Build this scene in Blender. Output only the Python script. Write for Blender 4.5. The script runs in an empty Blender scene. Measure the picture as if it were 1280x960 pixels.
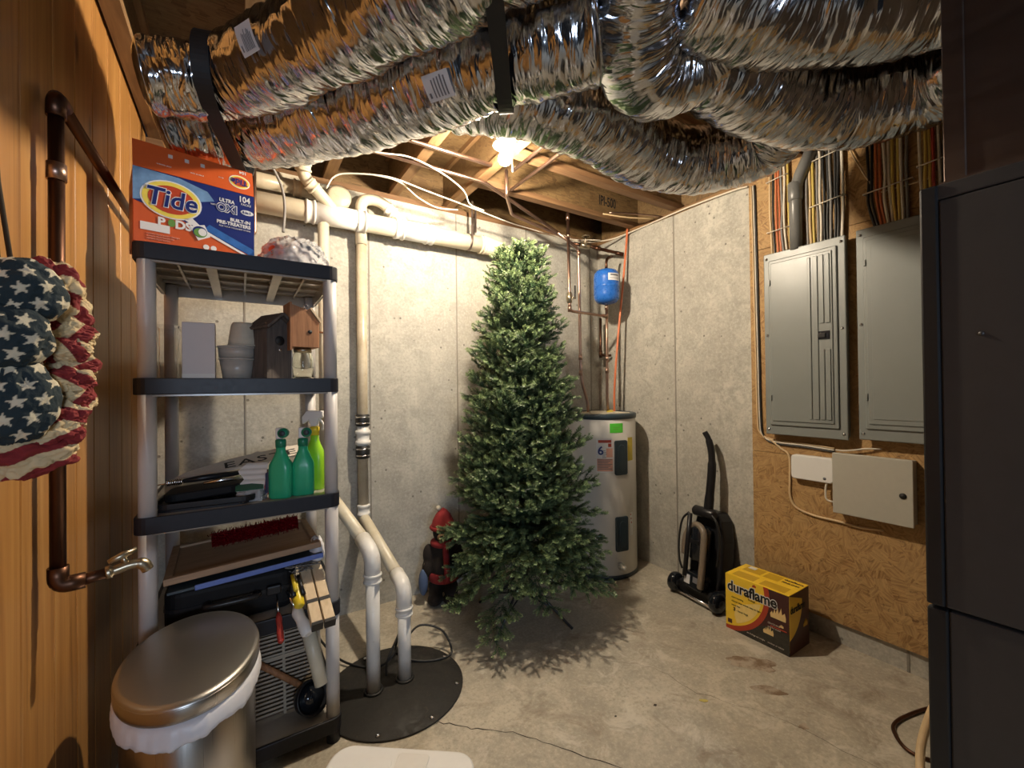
import bpy, bmesh, math, random
from mathutils import Vector, Matrix, noise
R_ = math.radians
sc = bpy.context.scene
COL = sc.collection
random.seed(7)

# ------------------------------------------------------------------ camera
cam_d = bpy.data.cameras.new('camera'); cam = bpy.data.objects.new('camera', cam_d); COL.objects.link(cam)
cam_d.sensor_width = 36.0; cam_d.sensor_fit = 'HORIZONTAL'
cam_d.lens = 531.65 / 1280 * 36.0
cam_d.clip_start = 0.02
CR = Vector((0.84333985, -0.53725562, -0.01158846))
CD = Vector((-0.00610192, 0.01198948, -0.99990951))
CF = Vector((0.53734594, 0.84333425, 0.00683291))
m = Matrix((CR, -CD, -CF)).transposed().to_4x4()
m.translation = Vector((0, 0, 1.40))
cam.matrix_world = m
sc.camera = cam

# ------------------------------------------------------------------ world, large lights, exposure
w = bpy.data.worlds.new('world'); sc.world = w; w.use_nodes = True
w.node_tree.nodes['Background'].inputs[0].default_value = (0.75, 0.85, 1.0, 1)
w.node_tree.nodes['Background'].inputs[1].default_value = 0.010
BULB = (1.122, 1.802, 2.548)
BULB_STRENGTH = 3000.0
def area(name, loc, target, size, size_y, power, color):
    d = bpy.data.lights.new(name, 'AREA'); d.shape = 'RECTANGLE'; d.size = size; d.size_y = size_y
    d.energy = power; d.color = color
    o = bpy.data.objects.new(name, d); COL.objects.link(o); o.location = loc
    o.rotation_euler = (Vector(target) - Vector(loc)).to_track_quat('-Z', 'Y').to_euler()
    return o
# daylight of the room behind the photographer (a patio door / window wall)
area('daylight_window', (-0.15, -3.0, 1.60), (0.6, 1.6, 1.6), 0.75, 0.6, 46, (0.66, 0.80, 1.0))
vs = sc.view_settings
vs.view_transform = 'Standard'; vs.look = 'None'; vs.exposure = 0.2; vs.gamma = 1.0
vs.use_curve_mapping = False

# ------------------------------------------------------------------ materials
MAT = {}
class NT:
    def __init__(s, name):
        s.m = bpy.data.materials.new(name); s.m.use_nodes = True
        s.t = s.m.node_tree; s.n = s.t.nodes; s.l = s.t.links
        s.b = s.n['Principled BSDF']; MAT[name] = s.m
    def node(s, typ, **kw):
        x = s.n.new(typ)
        for k, v in kw.items():
            if k.startswith('i_'):
                key = k[2:]
                key = int(key) if key.isdigit() else key.replace('_', ' ')
                x.inputs[key].default_value = v
            else: setattr(x, k, v)
        return x
    def link(s, a, b): s.l.new(a, b)
    def coord(s, kind='Object', scale=(1, 1, 1), rot=(0, 0, 0)):
        tc = s.node('ShaderNodeTexCoord'); mp = s.node('ShaderNodeMapping')
        mp.inputs['Scale'].default_value = scale; mp.inputs['Rotation'].default_value = rot
        s.link(tc.outputs[kind], mp.inputs[0]); return mp.outputs[0]
    def noise(s, vec, scale, detail=4, rough=0.55, dist=0.0):
        x = s.node('ShaderNodeTexNoise'); x.inputs['Scale'].default_value = scale
        x.inputs['Detail'].default_value = detail; x.inputs['Roughness'].default_value = rough
        x.inputs['Distortion'].default_value = dist
        s.link(vec, x.inputs['Vector']); return x.outputs[0]
    def voro(s, vec, scale, feature='F1', out='Distance', rnd=1.0):
        x = s.node('ShaderNodeTexVoronoi'); x.feature = feature; x.inputs['Scale'].default_value = scale
        x.inputs['Randomness'].default_value = rnd
        s.link(vec, x.inputs['Vector']); return x.outputs[out]
    def ramp(s, fac, stops):
        x = s.node('ShaderNodeValToRGB'); e = x.color_ramp.elements
        while len(e) < len(stops): e.new(0.5)
        for el, (p, c) in zip(e, stops):
            el.position = p; el.color = (c, c, c, 1) if isinstance(c, (int, float)) else (*c, 1)
        s.link(fac, x.inputs[0]); return x.outputs[0]
    def mix(s, a, b, fac, mode='MIX'):
        x = s.node('ShaderNodeMix', data_type='RGBA', blend_type=mode)
        for v, i in ((a, 6), (b, 7)):
            if isinstance(v, (tuple, list)): x.inputs[i].default_value = (*v[:3], 1)
            else: s.link(v, x.inputs[i])
        if isinstance(fac, (int, float)): x.inputs[0].default_value = fac
        else: s.link(fac, x.inputs[0])
        return x.outputs[2]
    def math(s, op, a, b=0.0):
        x = s.node('ShaderNodeMath', operation=op)
        for v, i in ((a, 0), (b, 1)):
            if isinstance(v, (int, float)): x.inputs[i].default_value = v
            else: s.link(v, x.inputs[i])
        return x.outputs[0]
    def bump(s, h, strength=0.3, dist=0.01, normal=None):
        x = s.node('ShaderNodeBump'); x.inputs['Strength'].default_value = strength
        x.inputs['Distance'].default_value = dist; s.link(h, x.inputs['Height'])
        if normal is not None: s.link(normal, x.inputs['Normal'])
        return x.outputs[0]
    def set(s, **kw):
        for k, v in kw.items():
            k = k.replace('_', ' ')
            if hasattr(v, 'is_output') or isinstance(v, bpy.types.NodeSocket): s.link(v, s.b.inputs[k])
            elif isinstance(v, tuple) and len(v) == 3: s.b.inputs[k].default_value = (*v, 1)
            else: s.b.inputs[k].default_value = v
        return s.m

def M(name, col, rough=0.5, metal=0.0, var=0.12, bump=0.0, scale=40.0, **kw):
    """plain procedural material: slight noise in colour and roughness"""
    t = NT(name); v = t.coord('Object')
    n = t.noise(v, scale, 4)
    a = tuple(c * (1 - var) for c in col); b = tuple(min(1, c * (1 + var)) for c in col)
    t.set(Base_Color=t.mix(a, b, n), Metallic=metal)
    r = t.math('MULTIPLY_ADD', n, 0.12)
    r.node.inputs[2].default_value = max(0.02, rough - 0.06); t.set(Roughness=r)
    if bump: t.set(Normal=t.bump(n, bump, 0.003))
    if kw: t.set(**kw)
    return t.m

def mat_concrete(name, base, dark, pits=True, floor=False):
    t = NT(name); v = t.coord('Object')
    n1 = t.noise(v, 1.9, 6, 0.65, 0.6); n2 = t.noise(v, 8, 7, 0.72, 0.5); n3 = t.noise(v, 60, 5, 0.7)
    c = t.mix(dark, base, t.ramp(n1, [(0.33, 0.0), (0.62, 1.0)]))
    c = t.mix(c, tuple(x * 0.66 for x in base), t.ramp(n2, [(0.38, 0.85), (0.56, 0.0)]))
    c = t.mix(c, tuple(x * 0.60 for x in base), t.ramp(n3, [(0.34, 0.7), (0.48, 0.0)]))
    c = t.mix(c, tuple(min(1, x * 1.18) for x in base), t.ramp(n3, [(0.52, 0.0), (0.70, 0.6)]))
    h = t.math('ADD', t.math('MULTIPLY', n3, 0.35), n2)
    if pits:
        d = t.voro(v, 17.0); sz = t.noise(v, 6.0, 2)
        hole = t.ramp(d, [(0.0, 1.0), (0.09, 1.0), (0.15, 0.0)])
        keep = t.ramp(sz, [(0.52, 0.0), (0.56, 1.0)])
        hole = t.math('MULTIPLY', hole, keep)
        c = t.mix(c, tuple(x * 0.42 for x in dark), t.math('MULTIPLY', hole, 0.9))
        h = t.math('SUBTRACT', h, hole)
        v2 = t.coord('Object', (9, 9, 0.5)); st = t.noise(v2, 1.3, 4, 0.6)
        c = t.mix(c, tuple(x * 0.72 for x in base), t.ramp(st, [(0.56, 0.0), (0.75, 0.55)]))
    if floor:
        s1 = t.noise(v, 3.1, 7, 0.7, 1.2)
        c = t.mix(c, (0.20, 0.145, 0.095), t.ramp(s1, [(0.54, 0.0), (0.70, 0.7)]))
        s2 = t.noise(v, 5.2, 8, 0.72, 0.6)
        c = t.mix(c, (0.62, 0.57, 0.47), t.ramp(s2, [(0.54, 0.0), (0.64, 0.65)]))
        t.set(Roughness=t.ramp(n2, [(0.3, 0.55), (0.7, 0.8)]))
    else: t.set(Roughness=0.88)
    t.set(Base_Color=c, Normal=t.bump(h, 0.35, 0.006))
mat_concrete('concrete_wall', (0.50, 0.48, 0.42), (0.38, 0.36, 0.315))
mat_concrete('concrete_floor', (0.52, 0.465, 0.365), (0.36, 0.315, 0.245), pits=False, floor=True)

def mat_pine():
    t = NT('pine_board'); v0 = t.coord('Object')
    oi = t.node('ShaderNodeObjectInfo')
    add = t.node('ShaderNodeVectorMath', operation='ADD')
    sc3 = t.node('ShaderNodeVectorMath', operation='SCALE'); sc3.inputs['Scale'].default_value = 37.0
    cmb = t.node('ShaderNodeCombineXYZ')
    for i in range(3): t.link(oi.outputs['Random'], cmb.inputs[i])
    t.link(cmb.outputs[0], sc3.inputs[0]); t.link(v0, add.inputs[0]); t.link(sc3.outputs[0], add.inputs[1])
    mp = t.node('ShaderNodeMapping'); mp.inputs['Scale'].default_value = (14, 14, 0.55); t.link(add.outputs[0], mp.inputs[0])
    g = t.noise(mp.outputs[0], 2.2, 6, 0.6, 0.8)
    mp2 = t.node('ShaderNodeMapping'); mp2.inputs['Scale'].default_value = (90, 90, 1.2); t.link(add.outputs[0], mp2.inputs[0])
    g2 = t.noise(mp2.outputs[0], 2.0, 3)
    c = t.ramp(g, [(0.28, (0.22, 0.092, 0.022)), (0.5, (0.40, 0.19, 0.052)), (0.72, (0.50, 0.27, 0.085))])
    c = t.mix(c, (0.34, 0.15, 0.045), t.ramp(g2, [(0.5, 0.0), (0.8, 0.5)]))
    c = t.mix(c, (0.44, 0.21, 0.06), t.math('MULTIPLY', oi.outputs['Random'], 0.45))
    mp3 = t.node('ShaderNodeMapping'); mp3.inputs['Scale'].default_value = (5.5, 5.5, 2.0); t.link(add.outputs[0], mp3.inputs[0])
    k = t.voro(mp3.outputs[0], 1.0)
    c = t.mix(c, (0.10, 0.035, 0.012), t.ramp(k, [(0.0, 1.0), (0.055, 0.85), (0.11, 0.0)]))
    t.set(Base_Color=c, Roughness=0.38, Normal=t.bump(g2, 0.08, 0.002))
mat_pine()

def mat_wood(name, c0, c1, axis=0, rough=0.7, sc_=1.0):
    t = NT(name); s = [22 * sc_] * 3; s[axis] = 1.6 * sc_
    v = t.coord('Object', tuple(s)); g = t.noise(v, 2.0, 5, 0.62, 0.5)
    t.set(Base_Color=t.mix(c0, c1, t.ramp(g, [(0.3, 0.0), (0.7, 1.0)])), Roughness=rough, Normal=t.bump(g, 0.15, 0.003))
mat_wood('joist_flange_y', (0.15, 0.078, 0.030), (0.27, 0.155, 0.065), 1)
mat_wood('joist_flange_x', (0.12, 0.058, 0.024), (0.21, 0.115, 0.05), 0)
mat_wood('stake_wood', (0.55, 0.42, 0.26), (0.72, 0.58, 0.40), 1, 0.75)
mat_wood('cedar', (0.24, 0.105, 0.045), (0.42, 0.20, 0.09), 2, 0.65, 2.0)
mat_wood('weathered_wood', (0.055, 0.045, 0.04), (0.13, 0.105, 0.09), 2, 0.85, 2.0)
mat_wood('frame_wood', (0.30, 0.19, 0.11), (0.42, 0.28, 0.17), 0, 0.6)

def mat_osb(name, dark=1.0):
    t = NT(name); v = t.coord('Object')
    vc = t.voro(v, 22.0, 'F1', 'Color')
    sep = t.node('ShaderNodeSeparateColor'); t.link(vc, sep.inputs[0])
    rot = t.node('ShaderNodeVectorRotate', rotation_type='X_AXIS')
    t.link(v, rot.inputs['Vector']); t.link(t.math('MULTIPLY', sep.outputs[0], 6.28), rot.inputs['Angle'])
    mp = t.node('ShaderNodeMapping'); mp.inputs['Scale'].default_value = (1, 70, 9); t.link(rot.outputs[0], mp.inputs[0])
    g = t.noise(mp.outputs[0], 1.6, 4, 0.6)
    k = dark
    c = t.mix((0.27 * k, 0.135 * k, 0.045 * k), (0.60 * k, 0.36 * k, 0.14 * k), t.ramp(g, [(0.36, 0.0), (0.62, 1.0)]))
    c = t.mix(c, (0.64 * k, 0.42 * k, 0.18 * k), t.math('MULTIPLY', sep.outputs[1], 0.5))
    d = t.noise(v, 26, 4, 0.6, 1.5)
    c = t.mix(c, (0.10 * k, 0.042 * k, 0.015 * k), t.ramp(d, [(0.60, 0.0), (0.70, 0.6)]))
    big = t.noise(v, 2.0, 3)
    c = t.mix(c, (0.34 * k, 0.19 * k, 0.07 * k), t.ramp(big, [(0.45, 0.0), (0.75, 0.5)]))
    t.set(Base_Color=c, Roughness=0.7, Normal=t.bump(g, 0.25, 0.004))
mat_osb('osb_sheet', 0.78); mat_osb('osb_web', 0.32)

def mat_foil():
    t = NT('duct_foil'); uv = t.coord('UV', (1, 1, 1))
    w_ = t.noise(uv, 9.0, 3, 0.5)
    mp = t.node('ShaderNodeMapping'); mp.inputs['Scale'].default_value = (36, 6.5, 1)
    add = t.node('ShaderNodeVectorMath', operation='ADD'); t.link(uv, add.inputs[0])
    s3 = t.node('ShaderNodeVectorMath', operation='SCALE'); s3.inputs['Scale'].default_value = 0.05
    nz = t.node('ShaderNodeTexNoise'); nz.inputs['Scale'].default_value = 6.0; t.link(uv, nz.inputs['Vector'])
    t.link(nz.outputs[1], s3.inputs[0]); t.link(s3.outputs[0], add.inputs[1]); t.link(add.outputs[0], mp.inputs[0])
    a = t.noise(mp.outputs[0], 1.0, 2, 0.45, 0.5)
    mp2 = t.node('ShaderNodeMapping'); mp2.inputs['Scale'].default_value = (30, 9, 1); mp2.inputs['Rotation'].default_value = (0, 0, 0.30)
    t.link(add.outputs[0], mp2.inputs[0]); b = t.voro(mp2.outputs[0], 1.0, 'F1')
    mp3 = t.node('ShaderNodeMapping'); mp3.inputs['Scale'].default_value = (75, 16, 1); mp3.inputs['Rotation'].default_value = (0, 0, -0.25)
    t.link(add.outputs[0], mp3.inputs[0]); c3 = t.voro(mp3.outputs[0], 1.0, 'F1')
    h = t.math('ADD', t.math('MULTIPLY', a, 0.9), t.math('ADD', t.math('MULTIPLY', b, 0.42), t.math('MULTIPLY', c3, 0.14)))
    col = t.mix((0.48, 0.49, 0.52), (0.66, 0.67, 0.70), w_)
    t.set(Base_Color=col, Metallic=1.0, Roughness=0.15, Normal=t.bump(h, 0.80, 0.017))
mat_foil()

def mat_brushed(name, col, rough, sc_):
    t = NT(name); v = t.coord('Object', sc_); n = t.noise(v, 1.0, 3)
    t.set(Base_Color=col, Metallic=1.0, Roughness=t.ramp(n, [(0.3, rough * 0.9), (0.7, rough * 1.1)]))
mat_brushed('steel_brushed', (0.46, 0.43, 0.40), 0.30, (420, 420, 1.5))
mat_brushed('steel_lid', (0.50, 0.48, 0.45), 0.36, (30, 700, 300))
mat_brushed('sheet_metal', (0.22, 0.17, 0.145), 0.42, (3, 3, 40))
mat_brushed('copper', (0.40, 0.265, 0.205), 0.36, (30, 30, 30))
mat_brushed('copper_dark', (0.11, 0.055, 0.035), 0.40, (30, 30, 30))
mat_brushed('brass_dull', (0.42, 0.36, 0.26), 0.34, (60, 60, 60))
mat_brushed('chrome', (0.75, 0.75, 0.76), 0.18, (40, 40, 40))

def mat_pvc(name, a, b, dirt):
    t = NT(name); v = t.coord('Object'); n = t.noise(v, 7, 5, 0.65); n2 = t.noise(v, 45, 3)
    c = t.mix(a, b, t.ramp(n, [(0.35, 0.0), (0.7, 1.0)]))
    c = t.mix(c, dirt, t.ramp(n2, [(0.62, 0.0), (0.8, 0.45)]))
    t.set(Base_Color=c, Roughness=0.34)
mat_pvc('pvc_aged', (0.66, 0.58, 0.42), (0.74, 0.69, 0.57), (0.45, 0.36, 0.22))
mat_pvc('pvc_white', (0.74, 0.72, 0.68), (0.82, 0.81, 0.78), (0.55, 0.50, 0.42))
mat_pvc('pvc_dirty', (0.44, 0.36, 0.25), (0.62, 0.55, 0.42), (0.24, 0.17, 0.10))
mat_pvc('pvc_grey', (0.15, 0.15, 0.145), (0.19, 0.19, 0.185), (0.10, 0.10, 0.09))

M('shelf_rim', (0.014, 0.015, 0.021), 0.42, var=0.25, scale=60, Specular_IOR_Level=0.28)
M('shelf_post', (0.52, 0.50, 0.49), 0.42, var=0.04)
M('shelf_deck', (0.33, 0.30, 0.26), 0.22, var=0.1)
M('rubber_black', (0.014, 0.014, 0.014), 0.5, bump=0.1)
M('black_plastic', (0.013, 0.013, 0.015), 0.34, Specular_IOR_Level=0.35)
M('black_gloss', (0.010, 0.012, 0.016), 0.12)
t = NT('sump_plastic'); v = t.coord('Object'); n = t.noise(v, 22, 6, 0.7, 0.8); n2 = t.noise(v, 5, 3)
t.set(Base_Color=t.mix(t.mix((0.018, 0.017, 0.016), (0.035, 0.032, 0.028), n2), (0.15, 0.12, 0.09), t.ramp(n, [(0.58, 0.0), (0.72, 0.40)])), Roughness=t.ramp(n, [(0.4, 0.50), (0.65, 0.8)]), Specular_IOR_Level=0.3)
M('white_enamel', (0.72, 0.70, 0.66), 0.25, var=0.03, scale=5)
M('heater_trim', (0.028, 0.046, 0.06), 0.4)
M('white_plastic', (0.74, 0.73, 0.71), 0.35, var=0.03)
M('panel_grey', (0.20, 0.215, 0.205), 0.38, var=0.05, scale=12, bump=0.02)
M('panel_grey_emboss', (0.20, 0.215, 0.205), 0.36, var=0.04, scale=12)
M('beige_metal', (0.42, 0.40, 0.34), 0.42, var=0.05)
M('tank_blue', (0.02, 0.12, 0.46), 0.28, var=0.08)
M('pex_orange', (0.62, 0.17, 0.07), 0.42)
M('cable_white', (0.66, 0.60, 0.50), 0.5)
M('cable_yellow', (0.58, 0.43, 0.10), 0.45)
M('cable_orange', (0.52, 0.14, 0.05), 0.45)
M('cable_red', (0.40, 0.05, 0.03), 0.45)
M('cable_tan', (0.60, 0.44, 0.25), 0.5)
M('cable_black', (0.015, 0.015, 0.015), 0.45)
M('cable_grey', (0.20, 0.19, 0.18), 0.5)
M('furnace_paint', (0.048, 0.041, 0.037), 0.45, var=0.12, bump=0.03, scale=30)
M('furnace_black', (0.012, 0.012, 0.013), 0.4)
M('strap_black', (0.010, 0.010, 0.011), 0.6)
M('label_white', (0.66, 0.66, 0.68), 0.5, var=0.04)
M('ink_grey', (0.16, 0.16, 0.18), 0.6)
M('ink_black', (0.012, 0.012, 0.012), 0.6)
M('tide_orange', (0.62, 0.105, 0.022), 0.38, var=0.06)
M('tide_orange_deep', (0.50, 0.06, 0.018), 0.38)
M('tide_navy', (0.010, 0.022, 0.16), 0.36)
M('tide_blue', (0.03, 0.13, 0.42), 0.36, var=0.5, scale=30)
M('tide_sky', (0.16, 0.30, 0.52), 0.36, var=0.5, scale=30)
M('tide_yellow', (0.82, 0.66, 0.10), 0.4)
M('print_white', (0.78, 0.78, 0.78), 0.45, var=0.03)
M('print_pink', (0.74, 0.40, 0.30), 0.5)
M('pod_green', (0.14, 0.30, 0.06), 0.4)
M('dura_yellow', (0.90, 0.60, 0.04), 0.38, var=0.05)
M('dura_cream', (0.90, 0.68, 0.24), 0.4)
M('dura_red', (0.42, 0.05, 0.02), 0.4)
M('dura_maroon', (0.06, 0.016, 0.014), 0.4, var=0.4, scale=25)
M('dura_dark', (0.035, 0.032, 0.025), 0.45, var=0.9, scale=45)
M('dura_flame', (0.80, 0.58, 0.26), 0.4)
M('dura_gold', (0.60, 0.36, 0.02), 0.4)
M('bottle_green', (0.025, 0.40, 0.20), 0.3, var=0.06)
M('bottle_cap_green', (0.01, 0.20, 0.11), 0.3)
M('bottle_lime', (0.30, 0.62, 0.03), 0.3, var=0.06)
M('blue_label', (0.03, 0.05, 0.20), 0.4)
M('hose_taupe', (0.20, 0.16, 0.12), 0.4, bump=0.1)
M('liner_white', (0.70, 0.70, 0.74), 0.42, var=0.05, bump=0.2, scale=18)
M('paper_white', (0.70, 0.68, 0.64), 0.7, var=0.03)
M('box_pinkish', (0.62, 0.56, 0.54), 0.6, var=0.03)
M('wire_dark', (0.02, 0.02, 0.022), 0.35)
M('suitcase_black', (0.009, 0.009, 0.010), 0.6, bump=0.2, scale=80, Specular_IOR_Level=0.2)
M('slat_cream', (0.30, 0.25, 0.18), 0.5)
M('yellow_tool', (0.75, 0.55, 0.03), 0.35)
M('red_tool', (0.40, 0.04, 0.03), 0.35)
M('green_tag', (0.10, 0.62, 0.05), 0.5)
M('tag_yellow', (0.72, 0.58, 0.06), 0.5)
M('insul_cream', (0.55, 0.50, 0.40), 0.8)
M('fur_dark', (0.018, 0.012, 0.009), 0.95, bump=0.9, scale=160, var=0.5)
M('fur_tan', (0.30, 0.18, 0.09), 0.95, bump=0.8, scale=160)
M('felt_red', (0.25, 0.018, 0.020), 0.9, bump=0.5, scale=120)
M('denim', (0.08, 0.12, 0.22), 0.9, bump=0.4, scale=140)
M('trunk_green', (0.02, 0.035, 0.02), 0.6)
M('sign_white', (0.66, 0.60, 0.52), 0.7)
M('blue_film', (0.10, 0.17, 0.50), 0.35)
M('stain_leaf', (0.55, 0.45, 0.12), 0.7)
M('tub_plastic', (0.62, 0.58, 0.52), 0.3, Transmission_Weight=0.35)
M('porcelain', (0.72, 0.70, 0.62), 0.3)
M('crack_dark', (0.05, 0.04, 0.032), 0.95)
M('seam_dark', (0.24, 0.22, 0.19), 0.95)
M('underside_dark', (0.10, 0.06, 0.035), 0.8, var=0.3)
M('twine', (0.05, 0.035, 0.02), 0.9)
M('circuit_green', (0.03, 0.12, 0.07), 0.4)

t = NT('tinsel_red'); v = t.coord('Object'); n = t.voro(v, 150, 'F1', 'Color'); t.set(Base_Color=(0.32, 0.008, 0.014), Metallic=0.6, Roughness=0.25)
nm = t.bump(t.voro(v, 150), 1.0, 0.02); t.set(Normal=nm)

t = NT('clear_plastic'); v = t.coord('Object'); n = t.noise(v, 30, 2)
t.set(Base_Color=(0.95, 0.95, 0.95), Roughness=0.06, Transmission_Weight=1.0, IOR=1.15, Normal=t.bump(n, 0.1, 0.004))
t = NT('jar_glass'); v = t.coord('Object'); n = t.noise(v, 40, 2)
t.set(Base_Color=(0.93, 0.96, 0.94), Roughness=0.04, Transmission_Weight=1.0, IOR=1.3, Normal=t.bump(n, 0.15, 0.004))
t = NT('crinkle_film'); v = t.coord('Object'); n = t.voro(v, 38, 'SMOOTH_F1')
t.set(Base_Color=(0.95, 0.95, 0.97), Roughness=0.05, Transmission_Weight=0.7, IOR=1.25, Normal=t.bump(n, 1.0, 0.03), Specular_IOR_Level=0.9)

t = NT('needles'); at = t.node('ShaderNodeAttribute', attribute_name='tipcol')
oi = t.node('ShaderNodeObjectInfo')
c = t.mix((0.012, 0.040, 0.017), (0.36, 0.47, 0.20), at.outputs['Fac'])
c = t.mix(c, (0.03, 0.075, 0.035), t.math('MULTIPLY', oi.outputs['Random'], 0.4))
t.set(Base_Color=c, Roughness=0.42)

for nm_, a_ in (('flag_blue', None), ('flag_stripe', None)):
    t = NT(nm_); at = t.node('ShaderNodeAttribute', attribute_name='print'); v = t.coord('Object')
    wv = t.noise(v, 260, 2)
    if nm_ == 'flag_blue': c = t.mix((0.012, 0.026, 0.034), (0.62, 0.56, 0.42), at.outputs['Fac'])
    else: c = t.mix((0.22, 0.018, 0.02), (0.62, 0.48, 0.28), at.outputs['Fac'])
    t.set(Base_Color=c, Roughness=0.9, Normal=t.bump(wv, 0.5, 0.002))

t = NT('bulb_glow'); t.set(Base_Color=(1, 1, 1), Emission_Color=(1.0, 0.85, 0.65), Emission_Strength=BULB_STRENGTH)

# ------------------------------------------------------------------ mesh builder
class MB:
    def __init__(s): s.v = []; s.f = []; s.sm = []; s.uv = None
    def add(s, vs, fs, smooth=False, uvs=None):
        k = len(s.v); s.v += [Vector(p) for p in vs]
        s.f += [[i + k for i in f] for f in fs]; s.sm += [smooth] * len(fs)
        if uvs is not None:
            if s.uv is None: s.uv = []
            s.uv += uvs
        return s
    def box(s, x0, x1, y0, y1, z0, z1, mat=None):
        vs = [(x, y, z) for x in (x0, x1) for y in (y0, y1) for z in (z0, z1)]
        if mat: vs = [mat @ Vector(p) for p in vs]
        return s.add(vs, [(0, 1, 3, 2), (4, 6, 7, 5), (0, 4, 5, 1), (2, 3, 7, 6), (0, 2, 6, 4), (1, 5, 7, 3)])
    def cbox(s, c, d, mat=None):
        return s.box(c[0]-d[0]/2, c[0]+d[0]/2, c[1]-d[1]/2, c[1]+d[1]/2, c[2]-d[2]/2, c[2]+d[2]/2, mat)
    def tube(s, pts, r, n=12, cap=True, closed=False):
        pts = [Vector(p) for p in pts]; N = len(pts)
        rs = r if isinstance(r, (list, tuple)) else [r] * N
        vs = []; fs = []; up = None
        for i, p in enumerate(pts):
            if closed: tg = (pts[(i+1) % N] - pts[i-1])
            else: tg = (pts[min(i+1, N-1)] - pts[max(i-1, 0)])
            if tg.length < 1e-9: tg = Vector((0, 0, 1))
            tg.normalize()
            if up is None:
                up = Vector((0, 0, 1)) if abs(tg.z) < 0.9 else Vector((1, 0, 0))
            up = (up - tg * up.dot(tg))
            if up.length < 1e-6: up = tg.orthogonal()
            up.normalize(); sd = tg.cross(up)
            for k in range(n):
                a = 2 * math.pi * k / n
                vs.append(p + (sd * math.cos(a) + up * math.sin(a)) * rs[i])
        for i in range(N if closed else N - 1):
            j = (i + 1) % N
            for k in range(n):
                fs.append((i*n+k, i*n+(k+1) % n, j*n+(k+1) % n, j*n+k))
        s.add(vs, fs, True)
        if cap and not closed:
            k0 = len(s.v) - len(vs)
            s.f += [[k0 + k for k in range(n)][::-1], [k0 + (N-1)*n + k for k in range(n)]]; s.sm += [False, False]
        return s
    def cyl(s, a, b, r, n=16): return s.tube([a, b], r, n)
    def lathe(s, prof, c=(0, 0, 0), n=24, mat=None, sx=1.0, sy=1.0):
        vs = []; fs = []; c = Vector(c)
        for (r, z) in prof:
            for k in range(n):
                a = 2 * math.pi * k / n
                p = Vector((r * math.cos(a) * sx, r * math.sin(a) * sy, z))
                vs.append(c + (mat @ p if mat else p))
        for i in range(len(prof) - 1):
            for k in range(n):
                fs.append((i*n+k, i*n+(k+1) % n, (i+1)*n+(k+1) % n, (i+1)*n+k))
        s.add(vs, fs, True); k0 = len(s.v) - len(vs); L = (len(prof) - 1) * n
        if prof[0][0] > 1e-6: s.f.append([k0 + k for k in range(n)][::-1]); s.sm.append(False)
        if prof[-1][0] > 1e-6: s.f.append([k0 + L + k for k in range(n)]); s.sm.append(False)
        return s
    def ball(s, c, r, n=16, mat=None):
        rr = (r, r, r) if isinstance(r, (int, float)) else r
        m4 = Matrix.Diagonal((*rr, 1))
        if mat: m4 = mat @ m4
        prof = [(math.sin(math.pi * i / n), -math.cos(math.pi * i / n)) for i in range(n + 1)]
        prof[0] = (1e-7, -1); prof[-1] = (1e-7, 1)
        return s.lathe(prof, c, n * 2 if n < 12 else n + 8, m4.to_3x3())
    def poly(s, pts, h, mat=None):
        """extruded 2D polygon (x,y) from z=0 to z=h in frame mat"""
        n = len(pts); vs = [Vector((x, y, 0)) for x, y in pts] + [Vector((x, y, h)) for x, y in pts]
        if mat: vs = [mat @ p for p in vs]
        fs = [list(range(n))[::-1], list(range(n, 2*n))] + [(i, (i+1) % n, n + (i+1) % n, n + i) for i in range(n)]
        return s.add(vs, fs)
    def mesh(s, name):
        me = bpy.data.meshes.new(name); me.from_pydata([tuple(p) for p in s.v], [], s.f)
        me.polygons.foreach_set('use_smooth', s.sm)
        if s.uv is not None and len(s.uv) == len(s.v):
            ul = me.uv_layers.new(name='UVMap'); li = [0] * len(me.loops); me.loops.foreach_get('vertex_index', li)
            ul.data.foreach_set('uv', [c for i in li for c in s.uv[i]])
        me.update(); return me

def T(name, label, cat, loc=(0, 0, 0), rz=0.0, group=None):
    o = bpy.data.objects.new(name, None); COL.objects.link(o); o.empty_display_size = 0.05
    o.location = loc; o.rotation_euler = (0, 0, rz); tag(o, label, cat, group); return o
def tag(o, label=None, cat=None, group=None, kind=None):
    if label: o['label'] = label
    if cat: o['category'] = cat
    if group: o['group'] = group
    if kind: o['kind'] = kind
    return o
def P(name, mb, mat, parent=None, world=False, bevel=0.0, label=None, loc=None, rz=0.0, seg=2):
    me = mb if isinstance(mb, bpy.types.Mesh) else mb.mesh(name)
    o = bpy.data.objects.new(name, me); COL.objects.link(o)
    if len(me.materials) == 0: me.materials.append(MAT[mat])
    if parent:
        o.parent = parent
        if world:
            mw = parent
            M4 = Matrix.Identity(4); chain = []
            while mw: chain.append(mw); mw = mw.parent
            for q in reversed(chain): M4 = M4 @ q.matrix_parent_inverse @ (Matrix.Translation(q.location) @ q.rotation_euler.to_matrix().to_4x4())
            o.matrix_parent_inverse = M4.inverted()
    if loc: o.location = loc
    if rz: o.rotation_euler = (0, 0, rz)
    if bevel:
        b = o.modifiers.new('bevel', 'BEVEL'); b.width = bevel; b.segments = seg; b.limit_method = 'ANGLE'; b.angle_limit = 0.6
    if label: o['label'] = label
    return o
def S(name, mb, mat, **kw):
    o = P(name, mb, mat, **kw); o['kind'] = 'structure'; return o

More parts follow.
